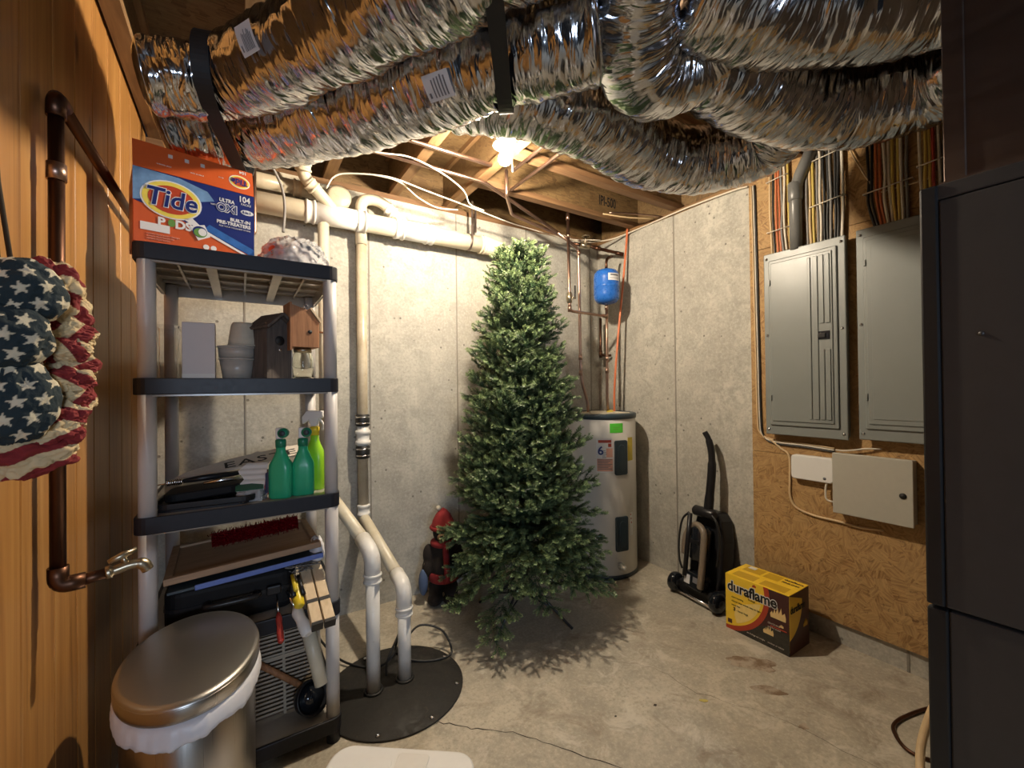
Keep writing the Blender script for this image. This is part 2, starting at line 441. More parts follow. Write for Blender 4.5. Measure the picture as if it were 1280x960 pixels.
def fillet(pts, rad, n=6):
    pts = [Vector(p) for p in pts]; out = [pts[0]]
    for i in range(1, len(pts) - 1):
        a, b, c = pts[i-1], pts[i], pts[i+1]
        d1 = (a - b); d2 = (c - b); r = min(rad, d1.length * 0.48, d2.length * 0.48)
        p0 = b + d1.normalized() * r; p1 = b + d2.normalized() * r
        for k in range(n + 1):
            t_ = k / n; out.append(p0 * (1-t_)**2 + b * 2*t_*(1-t_) + p1 * t_**2)
    out.append(pts[-1]); return out
def spline(pts, n=8):
    pts = [Vector(p) for p in pts]; q = [pts[0]*2 - pts[1]] + pts + [pts[-1]*2 - pts[-2]]; out = []
    for i in range(1, len(q) - 2):
        p0, p1, p2, p3 = q[i-1:i+3]
        for k in range(n):
            t_ = k / n
            out.append(0.5 * ((2*p1) + (p2-p0)*t_ + (2*p0-5*p1+4*p2-p3)*t_*t_ + (3*p1-p0-3*p2+p3)*t_**3))
    out.append(pts[-1]); return out

def text_into(mb, body, size, mat4, extr=0.0004, bold=0.0, shear=0.0, align='LEFT', sx=1.0, space=1.0):
    cu = bpy.data.curves.new('txt', 'FONT'); cu.body = body; cu.size = size; cu.extrude = extr
    cu.offset = bold; cu.shear = shear; cu.align_x = align; cu.resolution_u = 3; cu.space_character = space
    o = bpy.data.objects.new('txt', cu); COL.objects.link(o)
    dg = bpy.context.evaluated_depsgraph_get(); me = o.evaluated_get(dg).to_mesh()
    m4 = mat4 @ Matrix.Diagonal((sx, 1, 1, 1))
    mb.add([m4 @ v.co for v in me.vertices], [tuple(p.vertices) for p in me.polygons])
    bpy.data.objects.remove(o); bpy.data.curves.remove(cu)
    return mb
def frame(o, x, y):
    """4x4: local x,y on a face at origin o; z out of the face"""
    x = Vector(x).normalized(); y = Vector(y).normalized(); z = x.cross(y)
    m4 = Matrix((x, y, z)).transposed().to_4x4(); m4.translation = Vector(o); return m4
def TR(x, y, z=0): return Matrix.Translation((x, y, z))
def ell(cx, cy, rx, ry, n=32, a0=0.0, a1=2*math.pi):
    return [(cx + rx*math.cos(a0+(a1-a0)*k/n), cy + ry*math.sin(a0+(a1-a0)*k/n)) for k in range(n + (0 if a1-a0 > 6.2 else 1))]
def rect(x0, y0, x1, y1): return [(x0, y0), (x1, y0), (x1, y1), (x0, y1)]
def LT(mat, par, body, size, m4, **kw):
    """one printed line = one part"""
    mb = MB(); text_into(mb, body, size, m4, **kw); return P('lettering', mb, mat, par)

# ================================================================== STRUCTURE
XL, XR, YB, ZW, ZJ = -0.40, 2.71, 2.80, 2.655, 2.69
YN = -3.6
floor = S('floor', MB().box(-0.6, 3.0, YN, 3.0, -0.12, 0.0), 'concrete_floor')
def ribbon(pts, wd, z=0.0007):
    mb = MB(); vs = []; fs = []
    pts = [Vector(p) for p in pts]
    for i, p in enumerate(pts):
        tg = (pts[min(i+1, len(pts)-1)] - pts[max(i-1, 0)]).normalized(); nn = Vector((-tg.y, tg.x, 0))
        ww = wd * random.uniform(0.5, 1.5)
        vs += [p + nn*ww + Vector((0, 0, z)), p - nn*ww + Vector((0, 0, z))]
    for i in range(len(pts)-1): fs.append((2*i, 2*i+1, 2*i+3, 2*i+2))
    return mb.add(vs, fs)
def jag(pts, n, amp):
    out = []
    for a, b in zip(pts[:-1], pts[1:]):
        for k in range(n):
            t_ = k / n; out.append((a[0]+(b[0]-a[0])*t_+random.uniform(-amp, amp), a[1]+(b[1]-a[1])*t_+random.uniform(-amp, amp), 0))
    out.append((*pts[-1][:2], 0)); return out
P('crack', ribbon(jag([(0.66, 1.70), (0.69, 1.683), (0.79, 1.58), (0.92, 1.472), (1.033, 1.306), (1.137, 1.154), (1.3, 0.9), (1.42, 0.6)], 6, 0.006), 0.0018), 'crack_dark', floor)
P('crack', ribbon(jag([(1.55, 1.62), (1.72, 1.42), (1.74, 1.2), (1.9, 0.9), (1.95, 0.5)], 6, 0.008), 0.0007), 'crack_dark', floor)
# rust-brown stain in front of the log box and small spots
def blob(cx, cy, rx, ry, n=26, rot=0.0, k=0.35):
    out = []
    for i in range(n):
        a = 2*math.pi*i/n; r = 1 + k*(noise.noise((cx*9+math.cos(a)*1.6, cy*9+math.sin(a)*1.6, 3.1)))*1.6
        x, y = rx*r*math.cos(a), ry*r*math.sin(a)
        out.append((cx + x*math.cos(rot)-y*math.sin(rot), cy + x*math.sin(rot)+y*math.cos(rot)))
    return out
t = NT('stain_brown'); v = t.coord('Object'); n = t.noise(v, 12, 6, 0.7); t.set(Base_Color=t.mix((0.19, 0.125, 0.075), (0.40, 0.33, 0.25), t.ramp(n, [(0.42, 0), (0.58, 1)])), Roughness=0.7)
P('stain', MB().poly(blob(2.15, 1.17, 0.11, 0.055, rot=-0.9), 0.0005), 'stain_brown', floor)
P('stain', MB().poly(blob(2.03, 1.02, 0.075, 0.03, rot=-0.8), 0.0005), 'stain_brown', floor)
P('stain', MB().poly(blob(1.93, 0.84, 0.022, 0.014), 0.0005), 'stain_brown', floor)
P('stain', MB().poly(blob(1.52, 1.25, 0.008, 0.006), 0.0008), 'crack_dark', floor)
P('stain', MB().poly(blob(1.33, 1.30, 0.006, 0.004), 0.0008), 'crack_dark', floor)
o = P('dry_leaf', MB().poly(blob(1.72, 1.15, 0.018, 0.008, 12, -0.6), 0.002), 'stain_leaf'); tag(o, 'tiny yellow dry leaf on the floor before the yellow carton', 'leaf')

wall_b = S('wall_back', MB().box(XL-0.2, XR+0.2, YB, YB+0.2, 0, ZW), 'concrete_wall')
for x in (0.02, 0.70, 1.318, 1.93, 2.616):
    P('form_seam', MB().box(x-0.004, x+0.004, YB-0.003, YB+0.001, 0.0, ZW), 'seam_dark', wall_b)
wall_r = S('wall_right', MB().box(XR, XR+0.2, YN, YB, 0, ZW), 'concrete_wall')
for y in (2.001, 0.72):
    P('form_seam', MB().box(XR-0.003, XR+0.001, y-0.005, y+0.005, 0.0, ZW if y > 1.5 else 0.11), 'seam_dark', wall_r)
# OSB sheets on the right wall
for z0, z1 in ((0.114, 0.985), (0.988, 2.222), (2.225, 2.98)):
    P('osb_sheet', MB().box(XR-0.018, XR-0.001, -0.9, 1.437, z0, z1), 'osb_sheet', wall_r)
# left wall: vertical pine boards on a backing
wall_l = S('wall_left', MB().box(XL-0.12, XL-0.016, 0.28, YB, 0, 3.0), 'underside_dark')
y = YB; i = 0; rr = random.Random(3)
while y > 0.45:
    wd = 0.185 + rr.uniform(-0.012, 0.012)
    P('pine_board', MB().box(XL-0.016, XL, y-wd+0.0025, y-0.0005, 0.0, 2.72), 'pine_board', wall_l, bevel=0.004, seg=1)
    y -= wd

# ceiling: subfloor with I-joists
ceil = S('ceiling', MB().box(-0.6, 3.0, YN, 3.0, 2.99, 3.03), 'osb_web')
def joist_y(x, y0, y1):
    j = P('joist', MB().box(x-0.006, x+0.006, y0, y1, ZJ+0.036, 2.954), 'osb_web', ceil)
    P('flange', MB().box(x-0.03, x+0.03, y0, y1, ZJ, ZJ+0.036), 'joist_flange_y', j)
    P('flange', MB().box(x-0.03, x+0.03, y0, y1, 2.954, 2.99), 'joist_flange_y', j)
def joist_x(y, x0, x1):
    j = P('joist', MB().box(x0, x1, y-0.006, y+0.006, ZJ+0.036, 2.954), 'osb_web', ceil)
    P('flange', MB().box(x0, x1, y-0.03, y+0.03, ZJ, ZJ+0.036), 'joist_flange_x', j)
    P('flange', MB().box(x0, x1, y-0.03, y+0.03, 2.954, 2.99), 'joist_flange_x', j)
    return j
for x in (-0.36, 0.05, 0.46, 0.868, 1.27): joist_y(x, -2.6, YB + 0.1)
for yy in (2.39, 1.98, 1.57, 1.16, 0.75, 0.34, -0.07): jx = joist_x(yy, 1.30, XR+0.1); JX = jx if yy == 2.39 else JX
mb = MB()
text_into(mb, 'IPI-500', 0.105, frame((2.33, 2.3835, 2.80), (1, 0, 0), (0, 0, 1)), bold=0.0015, sx=0.62)
text_into(mb, 'JOIST', 0.07, frame((2.50, 2.3835, 2.81), (1, 0, 0), (0, 0, 1)), sx=0.6) if False else None
P('lettering', mb, 'ink_black', JX, label='black stencilled joist lettering')
sill = S('trim_1', MB().box(XL, XR+0.18, YB, YB+0.14, ZW, ZJ), 'joist_flange_x')
S('trim_2', MB().box(XR+0.002, XR+0.14, 1.44, YB, ZW, ZJ), 'joist_flange_y')
S('trim_3', MB().box(XL, XR+0.18, YB+0.10, YB+0.14, ZJ, 2.99), 'osb_web')
S('trim_4', MB().box(XR+0.06, XR+0.10, 1.44, YB, ZJ, 2.99), 'osb_web')

# ================================================================== DUCTS
def duct(name, label, pts, r=0.152, n=56, step=0.012, seed=0.0, pinch=(), group='silver insulated flexible ducts'):
    """pts: (x, y, z[, radius]); pinch: points where a strap squeezes the jacket"""
    path = spline([p[:3] for p in pts], 40)
    rads = [x.x for x in spline([((p[3] if len(p) > 3 else r), 0, 0) for p in pts], 40)]
    L = [0.0]
    for a, b in zip(path[:-1], path[1:]): L.append(L[-1] + (b-a).length)
    N = max(8, int(L[-1] / step)); q = []; rq = []; k = 0
    for i in range(N + 1):
        d = L[-1] * i / N
        while k < len(L) - 2 and L[k+1] < d: k += 1
        t_ = (d - L[k]) / max(1e-9, L[k+1] - L[k]); q.append(path[k].lerp(path[k+1], t_)); rq.append(rads[k] + (rads[k+1]-rads[k])*t_)
    for pc in pinch:
        pc = Vector(pc)
        rq = [rr_ * (1 - 0.10*math.exp(-((p-pc).length/0.05)**2)) for rr_, p in zip(rq, q)]
    vs = []; fs = []; uv = []; fr = []; up = Vector((0, 0, 1))
    for i, p in enumerate(q):
        tg = (q[min(i+1, N)] - q[max(i-1, 0)]).normalized()
        up = (up - tg * up.dot(tg)).normalized(); sd = tg.cross(up); fr.append((p, tg, up, sd))
        d = L[-1] * i / N
        coil = 0.0025 * math.sin(d / 0.045 * 2 * math.pi) + 0.006 * noise.noise((d * 4, seed, 0))
        for kk in range(n + 1):
            a = 2 * math.pi * kk / n
            ca, sa = math.cos(a), math.sin(a)
            cr = 0.008 * noise.noise((d * 22 + seed, ca * 2.2, sa * 2.2)) + 0.010 * noise.noise((d * 7 + seed, ca * 1.3, sa * 1.3 + 5))
            vs.append(p + (sd * ca + up * sa) * (rq[i] + coil + cr))
            uv.append((d + seed, a * r))
    for i in range(N):
        for kk in range(n):
            fs.append((i*(n+1)+kk, i*(n+1)+kk+1, (i+1)*(n+1)+kk+1, (i+1)*(n+1)+kk))
    th = T(name, label, 'duct', q[0], group=group)
    P('foil_jacket', MB().add(vs, fs, True, uv), 'duct_foil', th, world=True)
    for e, s_ in ((0, -1), (N, 1)):
        p, tg, up_, sd = fr[e]; rr_ = rq[e]
        P('end_cap', MB().lathe([(rr_ * 1.02, -0.004), (rr_ * 1.0, 0.006), (rr_ * 0.75, 0.02), (0.0001, 0.022)], p, 32, Matrix((sd, up_, tg * s_)).transposed()), 'duct_foil', th, world=True)
    return th, (fr, L[-1], N, r)
def sticker(th, d, s0, s1, a0, a1, lines=5):
    fr, LL, N, r = d
    def pt(s, a, off):
        f = s / LL * N; i = min(N-1, int(f)); t_ = f - i
        p = fr[i][0].lerp(fr[i+1][0], t_); up, sd = fr[i][2], fr[i][3]
        return p + (sd*math.cos(a) + up*math.sin(a)) * (r + off)
    def patch(u0, u1, v0, v1, off, nn=8):
        vs = []; fs = []
        for i in range(nn+1):
            for k in range(nn+1):
                vs.append(pt(s0+(s1-s0)*(u0+(u1-u0)*i/nn), a0+(a1-a0)*(v0+(v1-v0)*k/nn), off))
        for i in range(nn):
            for k in range(nn): fs.append((i*(nn+1)+k, i*(nn+1)+k+1, (i+1)*(nn+1)+k+1, (i+1)*(nn+1)+k))
        return vs, fs
    mb = MB(); mb.add(*patch(0, 1, 0, 1, 0.014), True)
    st = P('sticker', mb, 'label_white', th, world=True, label='white printed sticker')
    ink = MB(); rn = random.Random(lines)
    ink.add(*patch(0.1, 0.18, 0.15, 0.35, 0.0148), True)
    for k in range(lines):
        x = 0.3 + 0.6 * k / lines; ink.add(*patch(x, x+0.05, 0.12, rn.uniform(0.6, 0.9), 0.0148), True)
    P('print', ink, 'ink_grey', st, world=True)

S1A, S1B = (0.0, 1.931, 2.388), (-0.037, 1.625, 2.390)
S2A, S2B = (0.682, 1.098, 2.411), (0.499, 0.846, 2.452)
dA, fA = duct('flex_duct', 'lower of the two strapped silver ducts at left, its sticker near the bulb',
     [(-0.22, 1.976, 2.338, 0.122), (-0.146, 1.967, 2.361, 0.132), S1A, (0.174, 1.775, 2.402), (0.366, 1.556, 2.407), (0.631, 1.162, 2.407), (0.76, 1.015, 2.413), (0.865, 0.895, 2.42, 0.132)], r=0.143, seed=1.3, pinch=(S1A, S2A))
dB, fB = duct('flex_duct', 'upper of the two strapped silver ducts at left, leaving through the picture top',
     [(-0.229, 1.665, 2.350, 0.100), (-0.156, 1.656, 2.362, 0.104), (*S1B, 0.110), (0.082, 1.492, 2.40, 0.118), (0.22, 1.281, 2.415, 0.127), (0.366, 1.052, 2.429, 0.136), (0.512, 0.824, 2.434, 0.136), (0.64, 0.567, 2.434, 0.132)], r=0.137, seed=7.7, pinch=(S1B, S2B))
dC, fC = duct('flex_duct', 'silver duct behind the bulb that sags and bends toward the breaker panels',
     [(0.70, 1.50, 2.535, 0.135), (0.84, 1.37, 2.525), (1.04, 1.30, 2.50), (1.307, 1.29, 2.49), (1.60, 1.31, 2.475), (1.85, 1.23, 2.475), (1.99, 1.03, 2.49), (1.97, 0.92, 2.52, 0.14)], r=0.15, seed=13.1)
dE, fE = duct('flex_duct', 'short silver duct hanging in a U-shaped loop at the top centre',
     [(0.86, 0.66, 2.55), (0.92, 0.78, 2.52), (1.03, 0.89, 2.455), (1.16, 0.93, 2.425), (1.28, 0.88, 2.47), (1.32, 0.80, 2.53)], r=0.125, seed=21.0)
dG, fG = duct('flex_duct', 'silver duct at upper right hanging just above the breaker panel cables',
     [(1.30, 0.90, 2.52, 0.13), (1.42, 0.84, 2.495), (1.64, 0.80, 2.465), (1.88, 0.70, 2.445), (2.05, 0.52, 2.455), (2.04, 0.34, 2.46), (1.985, 0.12, 2.48)], r=0.15, seed=33.0)
dF, fF = duct('flex_duct', 'silver duct at the top right corner entering the dark plenum',
     [(1.10, 0.74, 2.54, 0.13), (1.20, 0.70, 2.53), (1.40, 0.62, 2.525), (1.58, 0.48, 2.525), (1.68, 0.36, 2.525), (1.70, 0.28, 2.525)], r=0.15, seed=41.0)
sticker(dA, fA, 1.11, 1.195, -0.95, -0.50)
sticker(dB, fB, 0.435, 0.50, -0.50, -0.02, 7)

def strap(label, ca, cb, ra, rb, axis, wd=0.045):
    """band around two ducts (capsule hull) perpendicular to axis"""
    ax = Vector(axis).normalized(); ca = Vector(ca); cb = Vector(cb)
    e1 = (cb - ca); e1 = (e1 - ax*e1.dot(ax)); dist = e1.length; e1.normalize(); e2 = ax.cross(e1)
    al = math.acos(max(-1, min(1, (ra - rb) / dist))); pts = []
    for k in range(25): 
        a = al + (2*math.pi - 2*al) * k / 24; pts.append((ca, ra, a))
    for k in range(25):
        a = -al + 2*al * k / 24; pts.append((cb, rb, a))
    vs = []; fs = []; N = len(pts)
    for c_, r_, a in pts:
        dr = e1*math.cos(a) + e2*math.sin(a)
        for rad, o_ in ((r_+0.016, -wd/2), (r_+0.016, wd/2), (r_+0.021, wd/2), (r_+0.021, -wd/2)):
            base = ca if c_ is ca else ca + e1*dist
            vs.append(base + dr*rad + ax*o_)
    for i in range(N):
        j = (i+1) % N
        for k in range(4): fs.append((i*4+k, i*4+(k+1) % 4, j*4+(k+1) % 4, j*4+k))
    o = P('hanging_strap', MB().add(vs, fs), 'strap_black'); tag(o, label, 'strap', 'black duct straps')
strap('black strap around both left ducts above the orange carton', S1A, S1B, 0.130, 0.099, (0.93, -0.22, 0.02))
strap('black strap around the ducts beside the light bulb', S2A, S2B, 0.130, 0.124, (0.80, -0.58, 0.02))

# ================================================================== FURNACE + PLENUM
fx0, fx1, fy0, fy1 = 1.30, 2.02, -0.62, 0.312
f = T('furnace', 'tall dark grey furnace cabinet with black edge strip at the right', 'furnace', (1.66, -0.15, 0))
P('cabinet', MB().box(fx0+0.022, fx1, fy0+0.01, fy1-0.004, 0.02, 1.815), 'furnace_black', f, world=True)
P('upper_door', MB().box(fx0, fx0+0.022, fy0, fy1-0.030, 0.905, 1.80), 'furnace_paint', f, world=True, bevel=0.004)
P('lower_door', MB().box(fx0+0.004, fx0+0.026, fy0, fy1-0.034, 0.03, 0.897), 'furnace_paint', f, world=True, bevel=0.004)
P('edge_strip', MB().box(fx0-0.004, fx0+0.022, fy1-0.030, fy1, 0.905, 1.835), 'furnace_black', f, world=True, bevel=0.004)
P('edge_strip', MB().box(fx0, fx0+0.022, fy1-0.034, fy1, 0.03, 0.897), 'furnace_black', f, world=True, bevel=0.004)
tp = P('top_panel', MB().box(fx0, fx1, fy0, fy1-0.001, 1.802, 1.835), 'furnace_paint', f, world=True, bevel=0.003)
for i in range(3): P('screw', MB().lathe([(0.006, 0), (0.005, 0.003), (0.0001, 0.004)], (fx0+0.03+0.05*i, fy1-0.03-0.06*i, 1.835), 10), 'chrome', tp, world=True)
rn = random.Random(5)
for i in range(5):
    yy, zz = rn.uniform(-0.1, 0.24), rn.choice((1.70, 1.60, 1.5))
    P('screw', MB().lathe([(0.005, 0), (0.004, 0.002), (0.0001, 0.003)], (fx0, yy, zz), 10, Matrix(((0, 0, -1), (0, 1, 0), (1, 0, 0)))), 'furnace_paint', f, world=True)
pl = T('plenum', 'dark brown sheet metal plenum box standing on the furnace', 'duct', (1.66, -0.15, 1.836))
P('box', MB().box(1.345, 1.98, -0.60, 0.277, 1.8365, 2.685), 'sheet_metal', pl, world=True, bevel=0.003)
P('flange', MB().box(1.335, 1.99, -0.61, 0.287, 1.8355, 1.850), 'sheet_metal', pl, world=True)
P('seam', MB().box(1.341, 1.346, 0.245, 0.281, 1.85, 2.685), 'sheet_metal', pl, world=True, bevel=0.002)

# ================================================================== LAMP
lp = T('ceiling_lamp', 'bare glowing bulb in a white porcelain lampholder under the joists', 'lamp', (BULB[0], BULB[1], ZJ))
P('mount_box', MB().lathe([(0.052, 2.615), (0.052, 2.69)], (BULB[0], BULB[1], 0), 24), 'porcelain', lp, world=True)
P('lampholder', MB().lathe([(0.0001, 2.617), (0.060, 2.617), (0.062, 2.612), (0.056, 2.606), (0.034, 2.600), (0.028, 2.585), (0.026, 2.578), (0.0001, 2.578)][::-1], (BULB[0], BULB[1], 0), 28), 'porcelain', lp, world=True)
bl = P('bulb', MB().lathe([(0.0001, -0.034), (0.012, -0.032), (0.024, -0.024), (0.0315, -0.010), (0.033, 0.0), (0.030, 0.012), (0.020, 0.026), (0.014, 0.034), (0.0001, 0.034)], (BULB[0], BULB[1], BULB[2]-0.003), 16), 'bulb_glow', lp, world=True)
P('bulb_cap', MB().lathe([(0.0001, 2.566), (0.0135, 2.568), (0.0135, 2.582), (0.0001, 2.583)], (BULB[0], BULB[1], 0), 16), 'brass_dull', lp, world=True)
ch = MB()
for k in range(14): ch.ball((BULB[0]+0.036, BULB[1]-0.012, 2.598-0.009*k), 0.0024, 6)
P('pull_chain', ch, 'brass_dull', lp, world=True)

# ================================================================== PVC DRAIN LINES
def hub(mb, a, b, r, lip=0.004):
    a = Vector(a); b = Vector(b); d = (b-a).normalized(); L_ = (b-a).length
    mb.tube([a, a+d*0.004, a+d*L_*0.25, a+d*(L_*0.25+0.001), b-d*(L_*0.25+0.001), b-d*L_*0.25, b-d*0.004, b], [r, r+lip, r+lip, r+lip*0.4, r+lip*0.4, r+lip, r+lip, r], 24)
dr = T('drain_pipe', 'wide cream PVC drain pipe running along the top of the back wall', 'pipe', (0.7, 2.70, 2.43))
yD, zD = 2.70, 2.43
P('pipe', MB().cyl((-0.36, yD, zD), (1.50, yD, zD), 0.057, 28), 'pvc_aged', dr, world=True)
for x0, x1 in ((0.315, 0.372), (0.60, 0.66), (0.835, 0.90), (1.04, 1.10)):
    mb = MB(); hub(mb, (x0, yD, zD), (x1, yD, zD), 0.059, 0.009); P('coupling', mb, 'pvc_white', dr, world=True)
P('wye', MB().cyl((0.36, yD, zD), (0.61, yD, zD), 0.0615, 28), 'pvc_white', dr, world=True)
P('wye', MB().cyl((0.89, yD, zD), (1.05, yD, zD), 0.0615, 28), 'pvc_white', dr, world=True)
P('branch_pipe', MB().tube(fillet([(0.30, 2.60, 2.68), (0.30, 2.63, 2.60), (0.40, 2.66, 2.52), (0.50, 2.70, 2.43)], 0.07), 0.034, 18), 'pvc_aged', dr, world=True)
mb = MB(); hub(mb, (0.30, 2.60, 2.66), (0.30, 2.613, 2.615), 0.036, 0.007); hub(mb, (0.33, 2.642, 2.573), (0.365, 2.653, 2.546), 0.036, 0.006); P('coupling', mb, 'pvc_aged', dr, world=True)
P('branch_pipe', MB().tube(fillet([(0.64, 2.74, 2.30), (0.64, 2.74, 2.585), (0.75, 2.725, 2.60), (0.95, 2.70, 2.43)], 0.09), 0.034, 18), 'pvc_aged', dr, world=True)
mb = MB(); hub(mb, (0.80, 2.719, 2.557), (0.84, 2.714, 2.523), 0.036, 0.006); P('coupling', mb, 'pvc_white', dr, world=True)
P('clean_out', MB().lathe([(0.0001, -0.03), (0.065, -0.03), (0.07, -0.02), (0.07, 0.02), (0.055, 0.03), (0.0001, 0.03)], (0.51, 2.745, 2.565), 28, Matrix(((1, 0, 0), (0, 0, -1), (0, 1, 0)))), 'pvc_dirty', dr, world=True)
P('elbow', MB().tube(fillet([(1.49, yD, zD), (1.60, yD, zD), (1.68, yD, zD-0.08)], 0.08), 0.0615, 24), 'pvc_aged', dr, world=True)
mb = MB(); hub(mb, (1.455, yD, zD), (1.50, yD, zD), 0.059, 0.006); P('coupling', mb, 'pvc_aged', dr, world=True)
P('pipe', MB().cyl((1.67, yD, zD-0.07), (1.95, yD, zD-0.35), 0.057, 24), 'pvc_aged', dr, world=True)
mb = MB(); hub(mb, (1.93, yD, zD-0.33), (2.01, yD, zD-0.41), 0.059, 0.008); P('end_cap', mb, 'pvc_white', dr, world=True)
P('pipe_clamp', MB().tube([(1.36, yD, zD), (1.375, yD, zD)], 0.0605, 24), 'sheet_metal', dr, world=True)
P('hanger_strap', MB().box(1.36, 1.375, yD-0.064, yD-0.062, zD, 2.70), 'sheet_metal', dr, world=True)
P('hanger_strap', MB().box(1.43, 1.445, yD+0.02, yD+0.022, 2.52, 2.70), 'sheet_metal', dr, world=True)

dp = T('drain_pipe', 'stained brown PVC pipe behind the cream drain pipe at the ceiling', 'pipe', (0.1, 2.76, 2.57))
P('pipe', MB().cyl((-0.38, 2.745, 2.57), (0.40, 2.745, 2.57), 0.042, 20), 'pvc_dirty', dp, world=True)
for x in (-0.02, 0.26):
    mb = MB(); hub(mb, (x, 2.745, 2.57), (x+0.05, 2.745, 2.57), 0.043, 0.007); P('coupling', mb, 'pvc_dirty', dp, world=True)
P('foam_block', MB().box(0.17, 0.36, 2.775, 2.799, 2.62, 2.655), 'insul_cream', dp, world=True)

# sump discharge pipe with rubber couplings and check valve
sp = T('sump_pipe', 'tall PVC discharge pipe with black rubber couplings, ending in the sump cover', 'pipe', (0.654, 2.014, 0.004))
xs, ys_ = 0.64, 2.745
P('pipe', MB().cyl((xs, ys_, 0.66), (xs, ys_, 2.36), 0.031, 18), 'pvc_dirty', sp, world=True)
mb = MB(); mb.tube([(xs, ys_, z) for z in (1.165, 1.17, 1.235, 1.24)], [0.034, 0.042, 0.042, 0.034], 18); P('rubber_coupling', mb, 'rubber_black', sp, world=True)
mb = MB(); mb.tube([(xs, ys_, z) for z in (0.965, 0.97, 1.04, 1.045)], [0.034, 0.042, 0.042, 0.034], 18); P('rubber_coupling', mb, 'rubber_black', sp, world=True)
mb = MB(); mb.tube([(xs, ys_, z) for z in (1.04, 1.05, 1.055, 1.075, 1.08, 1.115, 1.12, 1.14, 1.145, 1.17)], [0.034, 0.034, 0.046, 0.046, 0.038, 0.038, 0.046, 0.046, 0.034, 0.034], 20); P('check_valve', mb, 'pvc_white', sp, world=True)
for z in (1.185, 1.222, 0.985, 1.025):
    P('hose_clamp', MB().tube([(xs, ys_, z-0.004), (xs, ys_, z+0.004)], 0.0432, 20), 'chrome', sp, world=True)
mb = MB(); hub(mb, (xs, ys_, 0.61), (xs, ys_, 0.68), 0.033, 0.006); P('coupling', mb, 'pvc_white', sp, world=True)
P('slanted_pipe', MB().tube(fillet([(xs, ys_, 0.66), (xs, ys_, 0.60), (0.654, 2.06, 0.455)], 0.05), 0.031, 18), 'pvc_aged', sp, world=True)
P('elbow', MB().tube(fillet([(0.652, 2.12, 0.470), (0.654, 2.014, 0.448), (0.654, 2.014, 0.33)], 0.09), 0.037, 18), 'pvc_white', sp, world=True)
mb = MB(); hub(mb, (0.654, 2.014, 0.31), (0.654, 2.014, 0.355), 0.036, 0.006); P('coupling', mb, 'pvc_white', sp, world=True)
P('riser', MB().cyl((0.654, 2.014, 0.008), (0.654, 2.014, 0.34), 0.031, 18), 'pvc_white', sp, world=True)

sp = T('sump_pipe', 'nearer PVC pipe rising from the sump cover and bending behind the shelf', 'pipe', (0.506, 2.01, 0.004))
P('riser', MB().cyl((0.506, 2.01, 0.008), (0.506, 2.01, 0.53), 0.031, 18), 'pvc_white', sp, world=True)
mb = MB(); hub(mb, (0.506, 2.01, 0.505), (0.506, 2.01, 0.55), 0.036, 0.006); P('coupling', mb, 'pvc_white', sp, world=True)
P('elbow', MB().tube(fillet([(0.506, 2.01, 0.53), (0.506, 2.01, 0.635), (0.49, 2.13, 0.675)], 0.09), 0.037, 18), 'pvc_white', sp, world=True)
P('slanted_pipe', MB().tube(fillet([(0.495, 2.10, 0.665), (0.415, 2.70, 0.82), (0.415, 2.70, 0.95)], 0.06), 0.031, 18), 'pvc_aged', sp, world=True)
P('stack', MB().cyl((0.415, 2.70, 0.93), (0.415, 2.70, 2.38), 0.031, 18), 'pvc_aged', sp, world=True)

# sump cover
sm = T('sump_cover', 'round black sump pit cover on the floor with bolts', 'cover', (0.60, 1.99, 0))
P('disc', MB().lathe([(0.0001, 0.0005), (0.312, 0.0005), (0.315, 0.004), (0.310, 0.008), (0.0001, 0.009)], (0.60, 1.99, 0), 64), 'sump_plastic', sm, world=True)
for k in range(8):
    a = 2*math.pi*k/8 + 0.25
    P('bolt', MB().lathe([(0.010, 0.008), (0.010, 0.012), (0.007, 0.015), (0.0001, 0.015)], (0.60+0.288*math.cos(a), 1.99+0.288*math.sin(a), 0), 6), 'chrome', sm, world=True)
for (x, y) in ((0.506, 2.01), (0.654, 2.014)):
    P('gasket', MB().tube([(x+0.038*math.cos(a), y+0.038*math.sin(a), 0.012) for a in [2*math.pi*k/20 for k in range(20)]], 0.007, 8, closed=True), 'rubber_black', sm, world=True)
o = P('power_cord', MB().tube(spline([(0.28, 2.44, 0.2), (0.38, 2.36, 0.05), (0.46, 2.25, 0.016), (0.58, 2.15, 0.02), (0.70, 2.16, 0.10), (0.80, 2.20, 0.13), (0.90, 2.14, 0.10), (0.92, 2.06, 0.02), (0.84, 2.05, 0.014), (0.74, 2.10, 0.016), (0.66, 2.17, 0.05), (0.70, 2.20, 0.15), (0.66, 2.16, 0.12), (0.60, 2.12, 0.05), (0.585, 2.08, 0.006)], 8), 0.0055, 8), 'rubber_black')
tag(o, 'looped black pump cord lying over the sump cover', 'cord')

